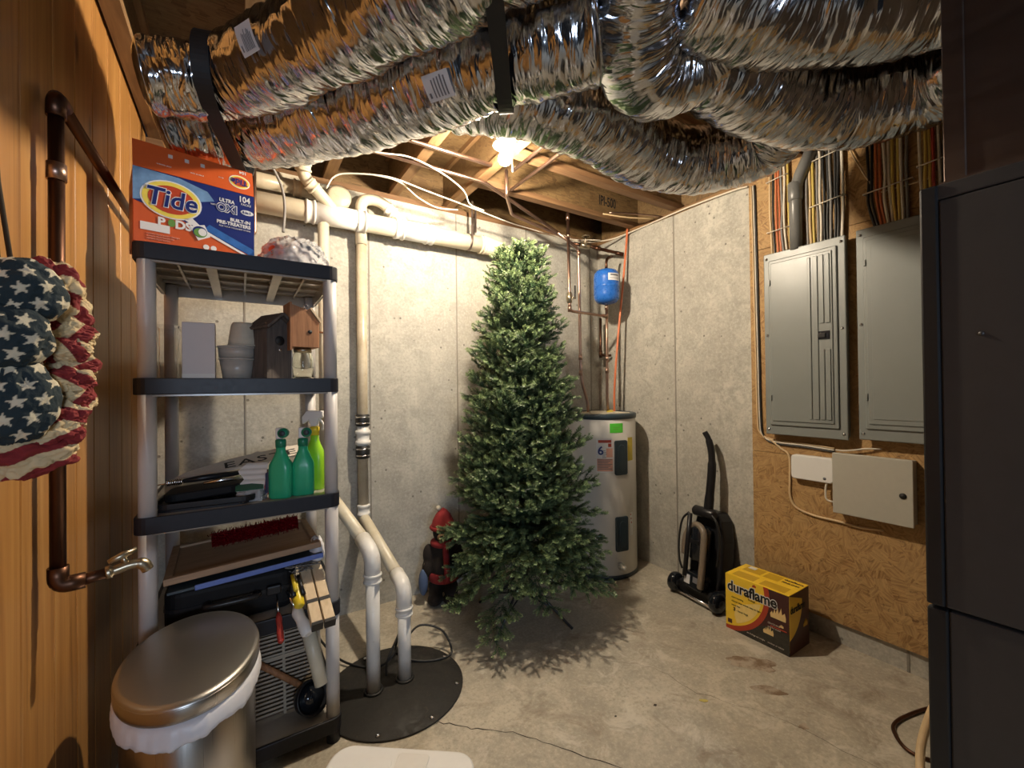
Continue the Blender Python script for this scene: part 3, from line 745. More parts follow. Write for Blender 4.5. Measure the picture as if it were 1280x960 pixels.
# ================================================================== SHELF UNIT
SX0, SX1, SY0, SY1 = -0.298, 0.333, 1.80, 2.46
SZ = [0.10, 0.555, 0.985, 1.44, 1.885]
sh = T('shelf_unit', 'five-tier plastic shelf unit with black rims and light grey posts', 'shelf', (0.0175, 2.035, 0))
def rrect(x0, x1, y0, y1, r, n=5):
    out = []
    for cx, cy, a0 in ((x1-r, y1-r, 0), (x0+r, y1-r, 90), (x0+r, y0+r, 180), (x1-r, y0+r, 270)):
        for k in range(n+1):
            a = R_(a0 + 90*k/n); out.append((cx + r*math.cos(a), cy + r*math.sin(a)))
    return out
def ring(mb, outer, inner, z0, z1):
    n = len(outer); vs = []
    for pl_ in (outer, inner):
        for z in (z0, z1): vs += [(x, y, z) for x, y in pl_]
    fs = []
    for i in range(n):
        j = (i+1) % n
        fs += [(i, j, n+j, n+i), (2*n+i, 3*n+i, 3*n+j, 2*n+j), (n+i, n+j, 3*n+j, 3*n+i), (i, 2*n+i, 2*n+j, j)]
    return mb.add(vs, fs)
for z in SZ:
    rim = P('shelf_rim', ring(MB(), rrect(SX0, SX1, SY0, SY1, 0.035), rrect(SX0+0.012, SX1-0.012, SY0+0.012, SY1-0.012, 0.025), z-0.052, z+0.003), 'shelf_rim', sh, world=True, bevel=0.003)
    P('deck', MB().box(SX0+0.012, SX1-0.012, SY0+0.012, SY1-0.012, z-0.007, z), 'shelf_deck', sh, world=True)
    P('skirt', ring(MB(), rrect(SX0+0.0125, SX1-0.0125, SY0+0.0125, SY1-0.0125, 0.025), rrect(SX0+0.019, SX1-0.019, SY0+0.019, SY1-0.019, 0.02), z-0.058, z-0.0072), 'shelf_deck', sh, world=True)
    bay = (SX1-SX0)/3
    for k in range(1, 3):
        x = SX0 + bay*k
        P('rib', MB().box(x-0.016, x+0.016, SY0+0.019, SY1-0.019, z-0.045, z-0.0072), 'shelf_deck', sh, world=True)
    for k in range(3):
        x = SX0 + bay*(k+0.5)
        P('rib', MB().box(x-0.004, x+0.004, SY0+0.019, SY1-0.019, z-0.022, z-0.0072), 'shelf_deck', sh, world=True)
    for k in range(1, 5):
        y = SY0 + (SY1-SY0)*k/5
        P('rib', MB().box(SX0+0.019, SX1-0.019, y-0.004, y+0.004, z-0.020, z-0.0073), 'shelf_deck', sh, world=True)
    if z < 0.2: continue
for x in (SX0+0.036, SX1-0.030):
    for y in (SY0+0.034, SY1-0.034):
        zz = [0.0] + [v for z in SZ for v in (z-0.053, z+0.001)]
        zz = [(0.0, SZ[0]-0.02)] + [(SZ[i]-0.006, SZ[i+1]-0.012) for i in range(4)]
        for a, b in zz: P('post', MB().tube([(x, y, a), (x, y, b)], 0.0255, 20), 'shelf_post' if a > 0 else 'shelf_rim', sh, world=True)

# ---------- detergent carton on the top shelf
tb = T('detergent_box', 'orange and blue detergent pod carton with raised flap on the top shelf', 'box', (-0.292, 1.812, SZ[4]+0.004), R_(12))
W_, H_, D_ = 0.345, 0.244, 0.20
P('carton', MB().box(0, W_, 0, D_, 0, H_), 'tide_orange', tb, bevel=0.002)
fr = frame((0, -0.0003, 0), (1, 0, 0), (0, 0, 1))
fl = MB(); fm = frame((0, 0.001, H_), (1, 0, 0), (0, math.sin(0.22), math.cos(0.22)))
fl.poly(rect(0, 0, W_, 0.098), 0.003, fm); flap = P('flap', fl, 'tide_orange', tb)
e = 0.0004
def pr(name, mat, polys, base=fr, lv=1, par=tb):
    for p_ in polys: o = P(name, MB().poly(p_, e*lv, base), mat, par)
    return o
pr('blue_print', 'tide_navy', [[(0.12, 0.100), (W_, -0.0+0.012), (W_, H_), (0.0, H_), (0.0, 0.135)], ])
pr('blue_print', 'tide_sky', [[(0.0, 0.135), (0.06, 0.150), (0.16, 0.170), (0.22, 0.190), (0.20, 0.218), (0.12, H_-0.004), (0.0, H_)]], lv=2)
pr('blue_print', 'tide_blue', [[(0.19, 0.082), (0.205, 0.102), (W_, 0.040), (W_, 0.012)]], lv=2)
pr('white_stripe', 'print_white', [[(0.13, 0.103), (0.155, 0.112), (0.19, 0.080), (W_, 0.006), (W_-0.015, 0.006), (0.18, 0.074)]], lv=3)
lo = (0.100, 0.158)
pr('logo_ring', 'print_white', [ell(*lo, 0.083, 0.064)], lv=3)
pr('logo_ring', 'tide_yellow', [ell(*lo, 0.078, 0.060)], lv=4)
pr('logo_ring', 'tide_orange_deep', [ell(*lo, 0.063, 0.047)], lv=5)
mb = MB(); text_into(mb, 'Tide', 0.084, fr @ TR(lo[0]-0.071, lo[1]-0.026, e*6), bold=0.0040, shear=0.15, sx=0.92); P('lettering', mb, 'print_white', tb)
mb = MB(); text_into(mb, 'Tide', 0.084, fr @ TR(lo[0]-0.071, lo[1]-0.026, e*8), bold=0.0015, shear=0.15, sx=0.92); P('lettering', mb, 'tide_navy', tb)
mb = MB()
LT('print_white', tb, 'P', 0.038, fr @ TR(0.062, 0.066, e*2), bold=0.0016); LT('print_white', tb, 'DS', 0.038, fr @ TR(0.108, 0.066, e*2), bold=0.0016)
LT('print_white', tb, '104', 0.030, fr @ TR(0.294, 0.213, e*3), bold=0.0008, sx=0.85); LT('print_white', tb, 'PACKS', 0.011, fr @ TR(0.302, 0.201, e*3))
LT('print_white', tb, 'ULTRA', 0.018, fr @ TR(0.234, 0.197, e*3), bold=0.0006, shear=0.1, sx=0.85); LT('print_white', tb, 'WITH', 0.009, fr @ TR(0.208, 0.176, e*3))
LT('print_white', tb, 'OXI', 0.040, fr @ TR(0.226, 0.162, e*3), bold=0.0028, sx=0.9)
LT('print_white', tb, 'BUILT-IN', 0.0165, fr @ TR(W_-0.012, 0.133, e*3), bold=0.0006, align='RIGHT'); LT('print_white', tb, 'PRE-TREATERS', 0.0165, fr @ TR(W_-0.012, 0.117, e*3), bold=0.0006, align='RIGHT')
LT('print_white', tb, 'FOR YOUR TOUGHEST STAINS', 0.0072, fr @ TR(W_-0.012, 0.106, e*3), align='RIGHT')
pr('white_patch', 'print_white', [ell(0.322, 0.176, 0.021, 0.0095)], lv=3); pr('white_patch', 'print_white', [rect(0.018, 0.042, 0.094, 0.068), ell(0.195, 0.020, 0.009, 0.009, 16), ell(0.217, 0.020, 0.009, 0.009, 16)], lv=2); pr('white_patch', 'print_white', [[(0.148, 0.083), (0.190, 0.097), (0.207, 0.058), (0.172, 0.038)]], lv=5)
mb = MB(); text_into(mb, 'OXI', 0.040, fr @ TR(0.226, 0.162, e*5), bold=0.0002, sx=0.9); P('lettering', mb, 'tide_navy', tb)
mb = MB(); text_into(mb, '4 in 1', 0.013, fr @ TR(0.306, 0.172, e*5), bold=0.0004); P('lettering', mb, 'tide_navy', tb)
P('pod_swirl', MB().poly(ell(0.177, 0.069, 0.021, 0.020, 20), e*6, fr), 'tide_navy', tb)
mb = MB(); mb.poly(ell(0.178, 0.066, 0.019, 0.016, 20), e*7, fr); mb.poly(ell(0.099, 0.080, 0.010, 0.013, 14), e*3, fr); P('pod_swirl', mb, 'pod_green', tb)
mb = MB(); mb.poly(ell(0.184, 0.069, 0.012, 0.013, 20), e*8, fr); P('pod_swirl', mb, 'print_white', tb)
mb = MB()
for k, (x, y, w__) in enumerate(((0.034, 0.030, 0.14), (0.034, 0.022, 0.12), (0.034, 0.014, 0.10), (0.18, 0.008, 0.09))):
    LT('print_pink', tb, 'contains liquid laundry detergent'[:int(w__*230)], 0.0075, fr @ TR(x, y, e*2), sx=0.9)
mb = MB(); text_into(mb, 'keep closed', 0.008, fr @ TR(0.030, 0.052, e*4)); P('lettering', mb, 'ink_grey', tb) if False else None
# flap print
fm2 = fm @ TR(0, 0, 0.0); back = frame(fm @ Vector((W_, 0.098, -0.0003)), fm.to_3x3() @ Vector((-1, 0, 0)), fm.to_3x3() @ Vector((0, -1, 0)))
ff = frame(fm @ Vector((0, 0, 0.0032)), fm.to_3x3() @ Vector((1, 0, 0)), fm.to_3x3() @ Vector((0, 1, 0)))
up_ = ff @ Matrix.Rotation(math.pi, 4, 'Z')
P('print', MB().poly(ell(0.300, 0.045, 0.034, 0.027), e, ff), 'print_white', flap)
LT('print_white', flap, '104', 0.016, up_ @ TR(-0.325, -0.093, e), bold=0.0004)
for k in range(3): P('icon', MB().poly(rect(0.092+0.045*k, 0.062, 0.104+0.045*k, 0.076), e, ff), 'box_pinkish', flap)
LT('print_white', flap, 'child resistant', 0.007, up_ @ TR(-0.10, -0.03, e)); LT('print_white', flap, 'press to open', 0.007, up_ @ TR(-0.19, -0.03, e)); LT('print_white', flap, 'lift lid', 0.007, up_ @ TR(-0.25, -0.045, e))
mb = MB(); mb.poly(ell(0.300, 0.045, 0.031, 0.0245), e*2, ff); P('print', mb, 'tide_yellow', flap)
mb = MB(); mb.poly(ell(0.300, 0.045, 0.025, 0.019), e*3, ff); P('print', mb, 'tide_orange_deep', flap)
mb = MB(); text_into(mb, 'Tide', 0.032, up_ @ TR(-0.328, -0.055, e*4), bold=0.0008, shear=0.15, sx=0.95); P('print', mb, 'tide_navy', flap)

# ---------- crinkled clear-film bundle on the top shelf
def film_dome(rx, ry, h, seed, nx=44):
    vs = []; fs = []; nr = 22
    for i in range(nr+1):
        ph = math.pi/2 * i / nr
        for k in range(nx):
            a = 2*math.pi*k/nx
            d = Vector((math.cos(a)*math.cos(ph)**0.6, math.sin(a)*math.cos(ph)**0.6, math.sin(ph)))
            q = 1 + 0.10*noise.noise(d*4.5 + Vector((seed, 0, 0))) + 0.07*noise.noise(d*11 + Vector((seed, 4, 0)))
            vs.append((d.x*rx*q, d.y*ry*q, max(0.0, d.z*h*q)))
    for i in range(nr):
        for k in range(nx): fs.append((i*nx+k, i*nx+(k+1) % nx, (i+1)*nx+(k+1) % nx, (i+1)*nx+k))
    fs.append(list(range(nx))[::-1])
    return MB().add(vs, fs, True)
cf = T('wrapped_bundle', 'crinkled clear plastic wrapped bundle on the top shelf beside the carton', 'bag', (0.192, 1.945, SZ[4]+0.004), 0.05)
P('film', film_dome(0.128, 0.10, 0.125, 2.2), 'crinkle_film', cf)
P('contents', film_dome(0.098, 0.070, 0.085, 5.2), 'box_pinkish', cf)
P('dark_content', MB().ball((0.055, 0.0, 0.085), (0.045, 0.05, 0.025), 10), 'heater_trim', cf)
P('red_content', MB().ball((-0.075, -0.02, 0.055), (0.032, 0.05, 0.035), 10), 'tide_orange_deep', cf)

# ---------- second shelf
z2 = SZ[3] + 0.0005
cc = T('clear_container', 'tall clear plastic container at the far left of the second shelf', 'container', (-0.232, 2.06, z2))
mb = MB(); vs = rrect(-0.036, 0.036, -0.06, 0.06, 0.012); ring(mb, [(x*1.0, y) for x, y in vs], [(x*0.93, y*0.95) for x, y in vs], 0.003, 0.20); P('wall', mb, 'clear_plastic', cc)
P('base', MB().poly(vs, 0.003), 'clear_plastic', cc)
mb = MB(); ring(mb, [(x*1.08, y*1.06) for x, y in vs], [(x*0.99, y*0.99) for x, y in vs], 0.192, 0.203); P('rim', mb, 'clear_plastic', cc)
wb = T('white_box', 'plain pale white carton standing on the second shelf', 'box', (-0.132, 2.00, z2))
P('carton', MB().box(-0.050, 0.050, -0.04, 0.04, 0, 0.212), 'box_pinkish', wb, bevel=0.002)
P('lid_flap', MB().box(-0.0495, 0.0495, -0.0395, 0.0395, 0.2122, 0.2132), 'box_pinkish', wb)
P('bottom_tape', MB().box(-0.0495, 0.0495, -0.0408, -0.0402, 0.0, 0.022), 'paper_white', wb)
def tub(name, label, loc, r0, r1, h):
    t_ = T(name, label, 'tub', loc, group='plastic tubs on the second shelf')
    P('bowl', MB().lathe([(0.0001, 0.001), (r0, 0.001), (r1, h), (r1-0.003, h), (r0-0.002, 0.004), (0.0001, 0.004)], (0, 0, 0), 28), 'tub_plastic', t_)
    P('rim', MB().tube([(r1*math.cos(2*math.pi*k/28), r1*math.sin(2*math.pi*k/28), h) for k in range(28)], 0.004, 8, closed=True), 'tub_plastic', t_)
    return t_
tub('plastic_tub', 'bottom translucent tub in the stack beside the dark birdhouse', (-0.012, 2.02, z2), 0.048, 0.060, 0.082)
tub('plastic_tub', 'middle white tub nested in the stack beside the dark birdhouse', (-0.012, 2.02, z2+0.0865), 0.061, 0.064, 0.042)
t_ = T('plastic_tub', 'upside-down beige tub on top of the stack on the second shelf', 'tub', (0.008, 2.02, z2+0.133), group='plastic tubs on the second shelf')
P('bowl', MB().lathe([(0.052, 0.0), (0.049, 0.03), (0.040, 0.085), (0.034, 0.095), (0.0001, 0.097)], (0, 0, 0), 28), 'insul_cream', t_)
P('rim', MB().lathe([(0.054, 0.0), (0.055, 0.004), (0.052, 0.007)], (0, 0, 0), 28), 'insul_cream', t_)

bh = T('birdhouse', 'weathered dark wooden birdhouse with slanted roof on the second shelf', 'birdhouse', (0.106, 1.985, z2), R_(28))
mb = MB(); mb.poly([(-0.052, 0), (0.052, 0), (0.052, 0.205), (0.0, 0.250), (-0.052, 0.205)], 0.11, frame((0, 0.055, 0), (1, 0, 0), (0, 0, 1))); P('body', mb, 'weathered_wood', bh)
for s_ in (-1, 1):
    m4 = Matrix.Translation((0, 0, 0.262)) @ Matrix.Rotation(s_*R_(42), 4, 'Y')
    mb = MB(); mb.box(0.0 if s_ > 0 else -0.088, 0.088 if s_ > 0 else 0.0, -0.085, 0.065, -0.005, 0.005, m4); rp = P('roof_board', mb, 'weathered_wood', bh, bevel=0.001)
    for k in range(2): P('screw', MB().ball(m4 @ Vector((s_*(0.03+0.04*k), -0.06, 0.006)), (0.004, 0.004, 0.0015), 6), 'chrome', rp)
P('entrance_hole', MB().lathe([(0.0001, 0), (0.019, 0), (0.019, 0.002), (0.0001, 0.002)], (0.0, -0.0552, 0.155), 20, Matrix(((1, 0, 0), (0, 0, -1), (0, 1, 0)))), 'ink_black', bh)
P('perch_screw', MB().ball((0.0, -0.058, 0.118), (0.007, 0.004, 0.005), 8), 'chrome', bh)
P('edge_trim', MB().box(0.0495, 0.053, -0.0565, -0.0515, 0.0, 0.20), 'sign_white', bh)

jf = T('jar_feeder', 'cedar bird feeder block on a glass mason jar, right end of second shelf', 'feeder', (0.218, 1.965, z2), R_(8))
P('jar', MB().lathe([(0.0001, 0.001), (0.036, 0.001), (0.041, 0.008), (0.042, 0.085), (0.036, 0.105), (0.031, 0.112), (0.031, 0.128), (0.028, 0.128), (0.028, 0.111), (0.033, 0.103), (0.039, 0.084), (0.038, 0.010), (0.0001, 0.005)], (0, 0, 0), 28), 'jar_glass', jf)
P('metal_ring', MB().lathe([(0.034, 0.112), (0.035, 0.128), (0.0001, 0.130)], (0, 0, 0), 28), 'brass_dull', jf)
mb = MB(); mb.poly([(-0.052, 0), (0.052, 0), (0.052, 0.105), (0.02, 0.150), (-0.052, 0.172)], 0.10, frame((0, 0.05, 0.131), (1, 0, 0), (0, 0, 1))); P('cedar_block', mb, 'cedar', jf, bevel=0.002)
m4 = Matrix.Translation((0.052, 0, 0.131+0.110)) @ Matrix.Rotation(R_(54), 4, 'Y')
P('roof_board', MB().box(-0.062, 0.006, -0.054, 0.054, 0.0, 0.008, m4), 'stake_wood', jf)
P('side_board', MB().box(-0.060, -0.0525, -0.056, 0.056, 0.118, 0.31), 'cedar', jf)
P('hole', MB().lathe([(0.0001, 0), (0.008, 0), (0.008, 0.002), (0.0001, 0.002)], (0.016, -0.0502, 0.195), 14, Matrix(((1, 0, 0), (0, 0, -1), (0, 1, 0)))), 'ink_black', jf)
P('perch', MB().tube([(0.05, 0.0, 0.205), (0.085, -0.01, 0.20), (0.09, -0.01, 0.205)], 0.004, 8), 'cedar', jf)
P('screw_eye', MB().tube([(0.0+0.008*math.cos(a), -0.052, 0.30+0.008*math.sin(a)) for a in [2*math.pi*k/14 for k in range(14)]], 0.0015, 6, closed=True), 'chrome', jf)

# ---------- third shelf
z3 = SZ[2] + 0.0005
def spray_bottle(label, x, y, rz, body, cap, h, kind, lab=True):
    b = T('hose_end_bottle' if kind == 'hose' else 'spray_bottle', label, 'bottle', (x, y, z3), rz, group='garden spray bottles' if kind == 'hose' else None)
    vs = []; fs = []; n = 24
    prof = [(0.036, 0.0), (0.039, 0.006), (0.039, 0.112), (0.037, 0.130), (0.026, 0.160), (0.0175, 0.180), (0.016, 0.222)]
    for r, z in prof:
        for k in range(n):
            a = 2*math.pi*k/n; sq = 1.0
            if z < 0.135:
                c_, s_ = math.cos(a), math.sin(a); sq = 1/max(abs(c_), abs(s_)); sq = min(sq, 1.18)
            vs.append((r*math.cos(a)*sq, r*0.72*math.sin(a)*sq, z*h/0.29))
    for i in range(len(prof)-1):
        for k in range(n): fs.append((i*n+k, i*n+(k+1) % n, (i+1)*n+(k+1) % n, (i+1)*n+k))
    fs.append(list(range(n))[::-1]); fs.append([(len(prof)-1)*n+k for k in range(n)])
    P('body', MB().add(vs, fs, True), body, b)
    s = h/0.29
    P('collar', MB().lathe([(0.0185, 0.196*s), (0.019, 0.224*s), (0.014, 0.228*s), (0.0001, 0.229*s)], (0, 0, 0), 20), cap, b)
    if kind == 'hose':
        P('nozzle_head', MB().box(-0.016, 0.012, -0.012, 0.012, 0.229*s, 0.272*s), 'white_plastic', b, bevel=0.004)
        P('dial', MB().lathe([(0.0001, -0.016), (0.017, -0.016), (0.019, -0.008), (0.019, 0.008), (0.017, 0.014), (0.0001, 0.014)], (0.014, -0.014, 0.252*s), 24, Matrix(((1, 0, 0), (0, 0, -1), (0, 1, 0)))), cap, b)
        P('dial_face', MB().lathe([(0.0001, 0), (0.011, 0), (0.011, 0.0025), (0.0001, 0.0025)], (0.014, -0.0295, 0.252*s), 20, Matrix(((1, 0, 0), (0, 0, -1), (0, 1, 0)))), 'heater_trim', b)
    else:
        P('collar_yellow', MB().lathe([(0.019, 0.206*s), (0.019, 0.226*s)], (0, 0, 0), 20), 'yellow_tool', b)
        mb = MB(); mb.poly([(-0.048, 0.236*s), (-0.050, 0.262*s), (-0.03, 0.285*s), (0.038, 0.285*s), (0.042, 0.262*s), (0.020, 0.255*s), (0.012, 0.229*s), (-0.012, 0.229*s), (-0.020, 0.252*s)], 0.022, frame((0, 0.011, 0), (1, 0, 0), (0, 0, 1))); P('trigger_head', mb, 'white_plastic', b, bevel=0.004)
        P('trigger', MB().tube(spline([(0.022, 0, 0.255*s), (0.036, 0, 0.236*s), (0.034, 0, 0.214*s)], 5), 0.005, 8), 'white_plastic', b)
    if lab: P('label', MB().box(-0.0478, -0.0470, -0.022, 0.022, 0.02*s, 0.10*s), 'blue_label', b)
spray_bottle('green hose-end bottle nearest the middle of the third shelf', 0.128, 1.865, R_(-22), 'bottle_green', 'bottle_cap_green', 0.285, 'hose', True)
spray_bottle('green hose-end bottle beside the lime spray bottle on the third shelf', 0.206, 1.872, R_(-10), 'bottle_green', 'bottle_cap_green', 0.282, 'hose')
spray_bottle('lime green trigger spray bottle with white head on the third shelf', 0.258, 1.945, R_(-35), 'bottle_lime', 'yellow_tool', 0.33, 'trigger', False)

es = T('easter_sign', 'white wooden sign lettered EASTER lying on the third shelf', 'sign', (0.02, 2.11, z3+0.112), R_(3))
m4 = Matrix.Rotation(R_(7), 4, 'X') @ Matrix.Rotation(R_(-8), 4, 'Y')
m4 = Matrix.Rotation(R_(-8), 4, 'Y') @ Matrix.Rotation(R_(16), 4, 'X')
P('board', MB().poly([(-0.24, -0.02), (-0.12, -0.05), (0.24, -0.05), (0.25, 0.0), (0.24, 0.05), (0.17, 0.055), (0.155, 0.072), (0.13, 0.06), (0.06, 0.055), (0.045, 0.07), (0.02, 0.056), (-0.06, 0.05), (-0.20, 0.01)], 0.008, m4), 'sign_white', es)
mb = MB(); text_into(mb, 'EASTER', 0.075, m4 @ TR(-0.085, -0.034, 0.0082), bold=0.0005, sx=1.2, space=1.15); P('lettering', mb, 'ink_black', es)
P('support_block', MB().box(-0.1, 0.2, -0.03, 0.03, -0.112, -0.045), 'underside_dark', es)

tr = T('tool_tray', 'black plastic tray of tools on the third shelf', 'tray', (-0.10, 1.95, z3), R_(-4))
tv = rrect(-0.155, 0.155, -0.115, 0.115, 0.05)
mb = MB(); mb.poly([(x*0.92, y*0.92) for x, y in tv], 0.012); P('tray_base', mb, 'black_plastic', tr)
mb = MB(); ring(mb, tv, [(x*0.93, y*0.93) for x, y in tv], 0.008, 0.030); P('tray_rim', mb, 'black_plastic', tr, bevel=0.004)
P('tray_lid', MB().poly(rrect(-0.13, 0.10, -0.06, 0.10, 0.04), 0.03, Matrix.Translation((0, 0, 0.028)) @ Matrix.Rotation(R_(-4), 4, 'Y')), 'suitcase_black', tr, bevel=0.006)
w1 = T('socket_wrench', 'black ratchet with coiled silver spring end lying on the tool tray', 'tool', (-0.12, 1.96, z3+0.085), R_(6))
P('handle', MB().tube([(-0.06, 0, 0), (0.0, 0, 0.004), (0.12, 0, 0.006)], [0.008, 0.011, 0.012], 12), 'black_plastic', w1)
coil = [(-0.062-0.045*k/60, 0.009*math.cos(k*0.75), 0.009*math.sin(k*0.75)) for k in range(61)]
P('spring', MB().tube(coil, 0.0028, 6), 'chrome', w1); P('tip', MB().tube([(-0.06, 0, 0), (-0.14, 0, -0.004)], 0.002, 6), 'chrome', w1)
w2 = T('pliers', 'steel pliers lying on the tool tray under the sign', 'tool', (-0.06, 1.935, z3+0.075), R_(12))
P('jaw', MB().tube([(-0.06, 0.0, 0), (0.0, 0.006, 0.004), (0.07, 0.012, 0.008)], [0.004, 0.008, 0.006], 8), 'chrome', w2); P('jaw', MB().tube([(-0.06, -0.004, 0), (0.0, -0.006, 0.004), (0.07, -0.018, 0.004)], [0.004, 0.008, 0.006], 8), 'chrome', w2)
o = P('circuit_board', MB().box(-0.045, 0.045, -0.02, 0.02, 0, 0.004, Matrix.Translation((0.025, 1.885, z3+0.048)) @ Matrix.Rotation(R_(20), 4, 'X')), 'circuit_green'); tag(o, 'small green board on the tool tray', 'board')
bg = T('paper_bag', 'clear bag with folded white ridged paper on the third shelf', 'bag', (0.030, 1.895, z3+0.002), R_(-18))
m4 = Matrix.Translation((0, -0.012, 0.022)) @ Matrix.Rotation(R_(58), 4, 'X')
mb = MB(); vs = []; fs = []
for i in range(15):
    for x in (-0.042+0.012*math.sin(i), 0.045): vs.append(m4 @ Vector((x, -0.03+0.011*i, 0.004*(i % 2))))
for i in range(14): fs.append((2*i, 2*i+1, 2*i+3, 2*i+2))
P('paper', mb.add(vs, fs), 'paper_white', bg)
P('film', film_dome(0.055, 0.045, 0.045, 8.8, 30), 'crinkle_film', bg)
P('metal_rod', MB().tube([(-0.02, -0.065, 0.003), (0.01, -0.02, 0.03)], 0.003, 6), 'chrome', bg); P('metal_rod', MB().tube([(-0.008, -0.065, 0.003), (0.016, -0.02, 0.03)], 0.003, 6), 'chrome', bg)
o = P('red_packet', MB().box(-0.03, 0.03, -0.02, 0.02, 0, 0.05), 'red_tool', bevel=0.003, loc=(0.085, 1.965, z3)); tag(o, 'small red packet behind the green bottle on the third shelf', 'packet')

# ---------- stack on the fourth shelf
z4 = SZ[1] + 0.0005
sc_ = T('black_case', 'black soft tool case filling the fourth shelf', 'case', (-0.02, 2.00, z4))
P('body', MB().poly(rrect(-0.21, 0.20, -0.14, 0.20, 0.05), 0.16), 'suitcase_black', sc_, bevel=0.03, seg=4)
P('zip_band', MB().poly(rrect(-0.213, 0.203, -0.143, 0.203, 0.05), 0.012, TR(0, 0, 0.08)), 'black_plastic', sc_)
P('handle', MB().tube(spline([(-0.08, -0.14, 0.09), (-0.08, -0.185, 0.095), (0.06, -0.185, 0.095), (0.06, -0.14, 0.09)], 6), 0.010, 10), 'black_plastic', sc_)
P('buckle', MB().cbox((0.12, -0.155, 0.09), (0.05, 0.02, 0.035)), 'black_plastic', sc_, bevel=0.006)
bd = T('framed_board', 'flat brown framed board lying under the red tinsel', 'board', (0.0, 2.02, z4+0.205), R_(2))
m4 = Matrix.Rotation(R_(-3.0), 4, 'Y')
P('panel', MB().box(-0.225, 0.255, -0.17, 0.19, 0, 0.012, m4), 'frame_wood', bd)
for x0, x1, y0, y1 in ((-0.23, 0.26, -0.185, -0.16), (-0.23, 0.26, 0.17, 0.195), (-0.23, -0.205, -0.16, 0.17), (0.235, 0.26, -0.16, 0.17)): P('frame_bar', MB().box(x0, x1, y0, y1, -0.003, 0.020, m4), 'frame_wood', bd, bevel=0.003)
bf = T('blue_panel', 'thin glossy blue-edged panel under the framed board', 'board', (0.01, 2.00, z4+0.176), R_(1))
m5 = Matrix.Rotation(R_(-3.0), 4, 'Y')
P('sheet', MB().box(-0.225, 0.255, -0.185, 0.19, 0.0, 0.008, m5), 'heater_trim', bf)
P('blue_edge', MB().box(-0.15, 0.255, -0.193, -0.185, -0.004, 0.014, m5), 'blue_film', bf, bevel=0.002)
ts = T('tinsel_roll', 'roll of sparkling red tinsel on the framed board', 'tinsel', (0.05, 2.03, z4+0.240), R_(3))
pts = [Vector((-0.15+0.30*k/40, 0, 0.022+0.016*k/40)) for k in range(41)]
mb = MB(); mb.tube(pts, [0.026 + 0.006*noise.noise((k*0.7, 1, 1)) for k in range(41)], 20); P('core', mb, 'tinsel_red', ts)
mb = MB(); rn = random.Random(11)
for k in range(700):
    i = rn.uniform(0, 40); p = pts[int(i)]; a = rn.uniform(0, 6.283); d = Vector((rn.uniform(-0.5, 0.5), math.cos(a), math.sin(a))).normalized(); s = d.orthogonal().normalized()*0.0016
    q = p + d*0.022; e_ = p + d*rn.uniform(0.030, 0.040)
    if e_.z < -0.004: continue
    mb.add([q-s, q+s, e_+s, e_-s], [(0, 1, 2, 3)])
P('strands', mb, 'tinsel_red', ts)
# white crumpled bag at the right end
o = P('plastic_bag', film_dome(0.030, 0.06, 0.075, 12.0, 26), 'liner_white', loc=(0.255, 1.90, z4+0.165)); tag(o, 'crumpled white plastic bag at the right end of the fourth shelf', 'bag')
for k in range(7): pass
wr = T('wire_tangle', 'tangle of thin grey wires above the yellow pliers', 'wire', (0.2, 1.88, z4+0.12))
rn = random.Random(2); mb = MB()
for k in range(9):
    a = [(rn.uniform(-0.06, 0.07), rn.uniform(-0.05, 0.06), rn.uniform(0.01, 0.045)) for _ in range(5)]; mb.tube(spline(a, 5), 0.0018, 5)
P('strand', mb, 'cable_grey', wr)
# hand tools poking out over the rim
def tool(name, label, a, b, r, mat, extra=None):
    a = Vector(a); b = Vector(b); t_ = T(name, label, 'tool', tuple(b))
    d = (b-a).normalized(); L_ = (b-a).length
    P('handle', MB().tube([a, a+d*0.006, a+d*L_*0.3, a+d*L_*0.55, a+d*L_*0.8, b], [r*0.6, r, r*1.05, r*0.85, r, r*0.5], 14), mat, t_, world=True)
    P('shaft', MB().tube([b-d*0.002, b+d*0.07], r*0.3, 8), 'chrome', t_, world=True)
    return t_, a, b, d
tool('scraper', 'white handled tool poking out of the fourth shelf', (0.200, 1.700, 0.515), (0.165, 1.79, 0.585), 0.021, 'white_plastic')
tool('screwdriver', 'red handled screwdriver poking out of the fourth shelf', (0.115, 1.735, 0.495), (0.112, 1.81, 0.570), 0.011, 'red_tool')
t_, a, b, d = tool('snips', 'yellow and black handled snips poking out of the fourth shelf', (0.178, 1.745, 0.600), (0.168, 1.83, 0.665), 0.018, 'yellow_tool')
P('grip', MB().tube([(0.160, 1.765, 0.635), (0.155, 1.83, 0.680)], [0.009, 0.006], 10), 'black_plastic', t_, world=True); P('grip', MB().tube([(0.192, 1.765, 0.635), (0.180, 1.83, 0.685)], [0.009, 0.006], 10), 'black_plastic', t_, world=True)
P('grip', MB().tube([(0.168, 1.775, 0.65), (0.160, 1.835, 0.690)], [0.008, 0.006], 10), 'yellow_tool', t_, world=True)
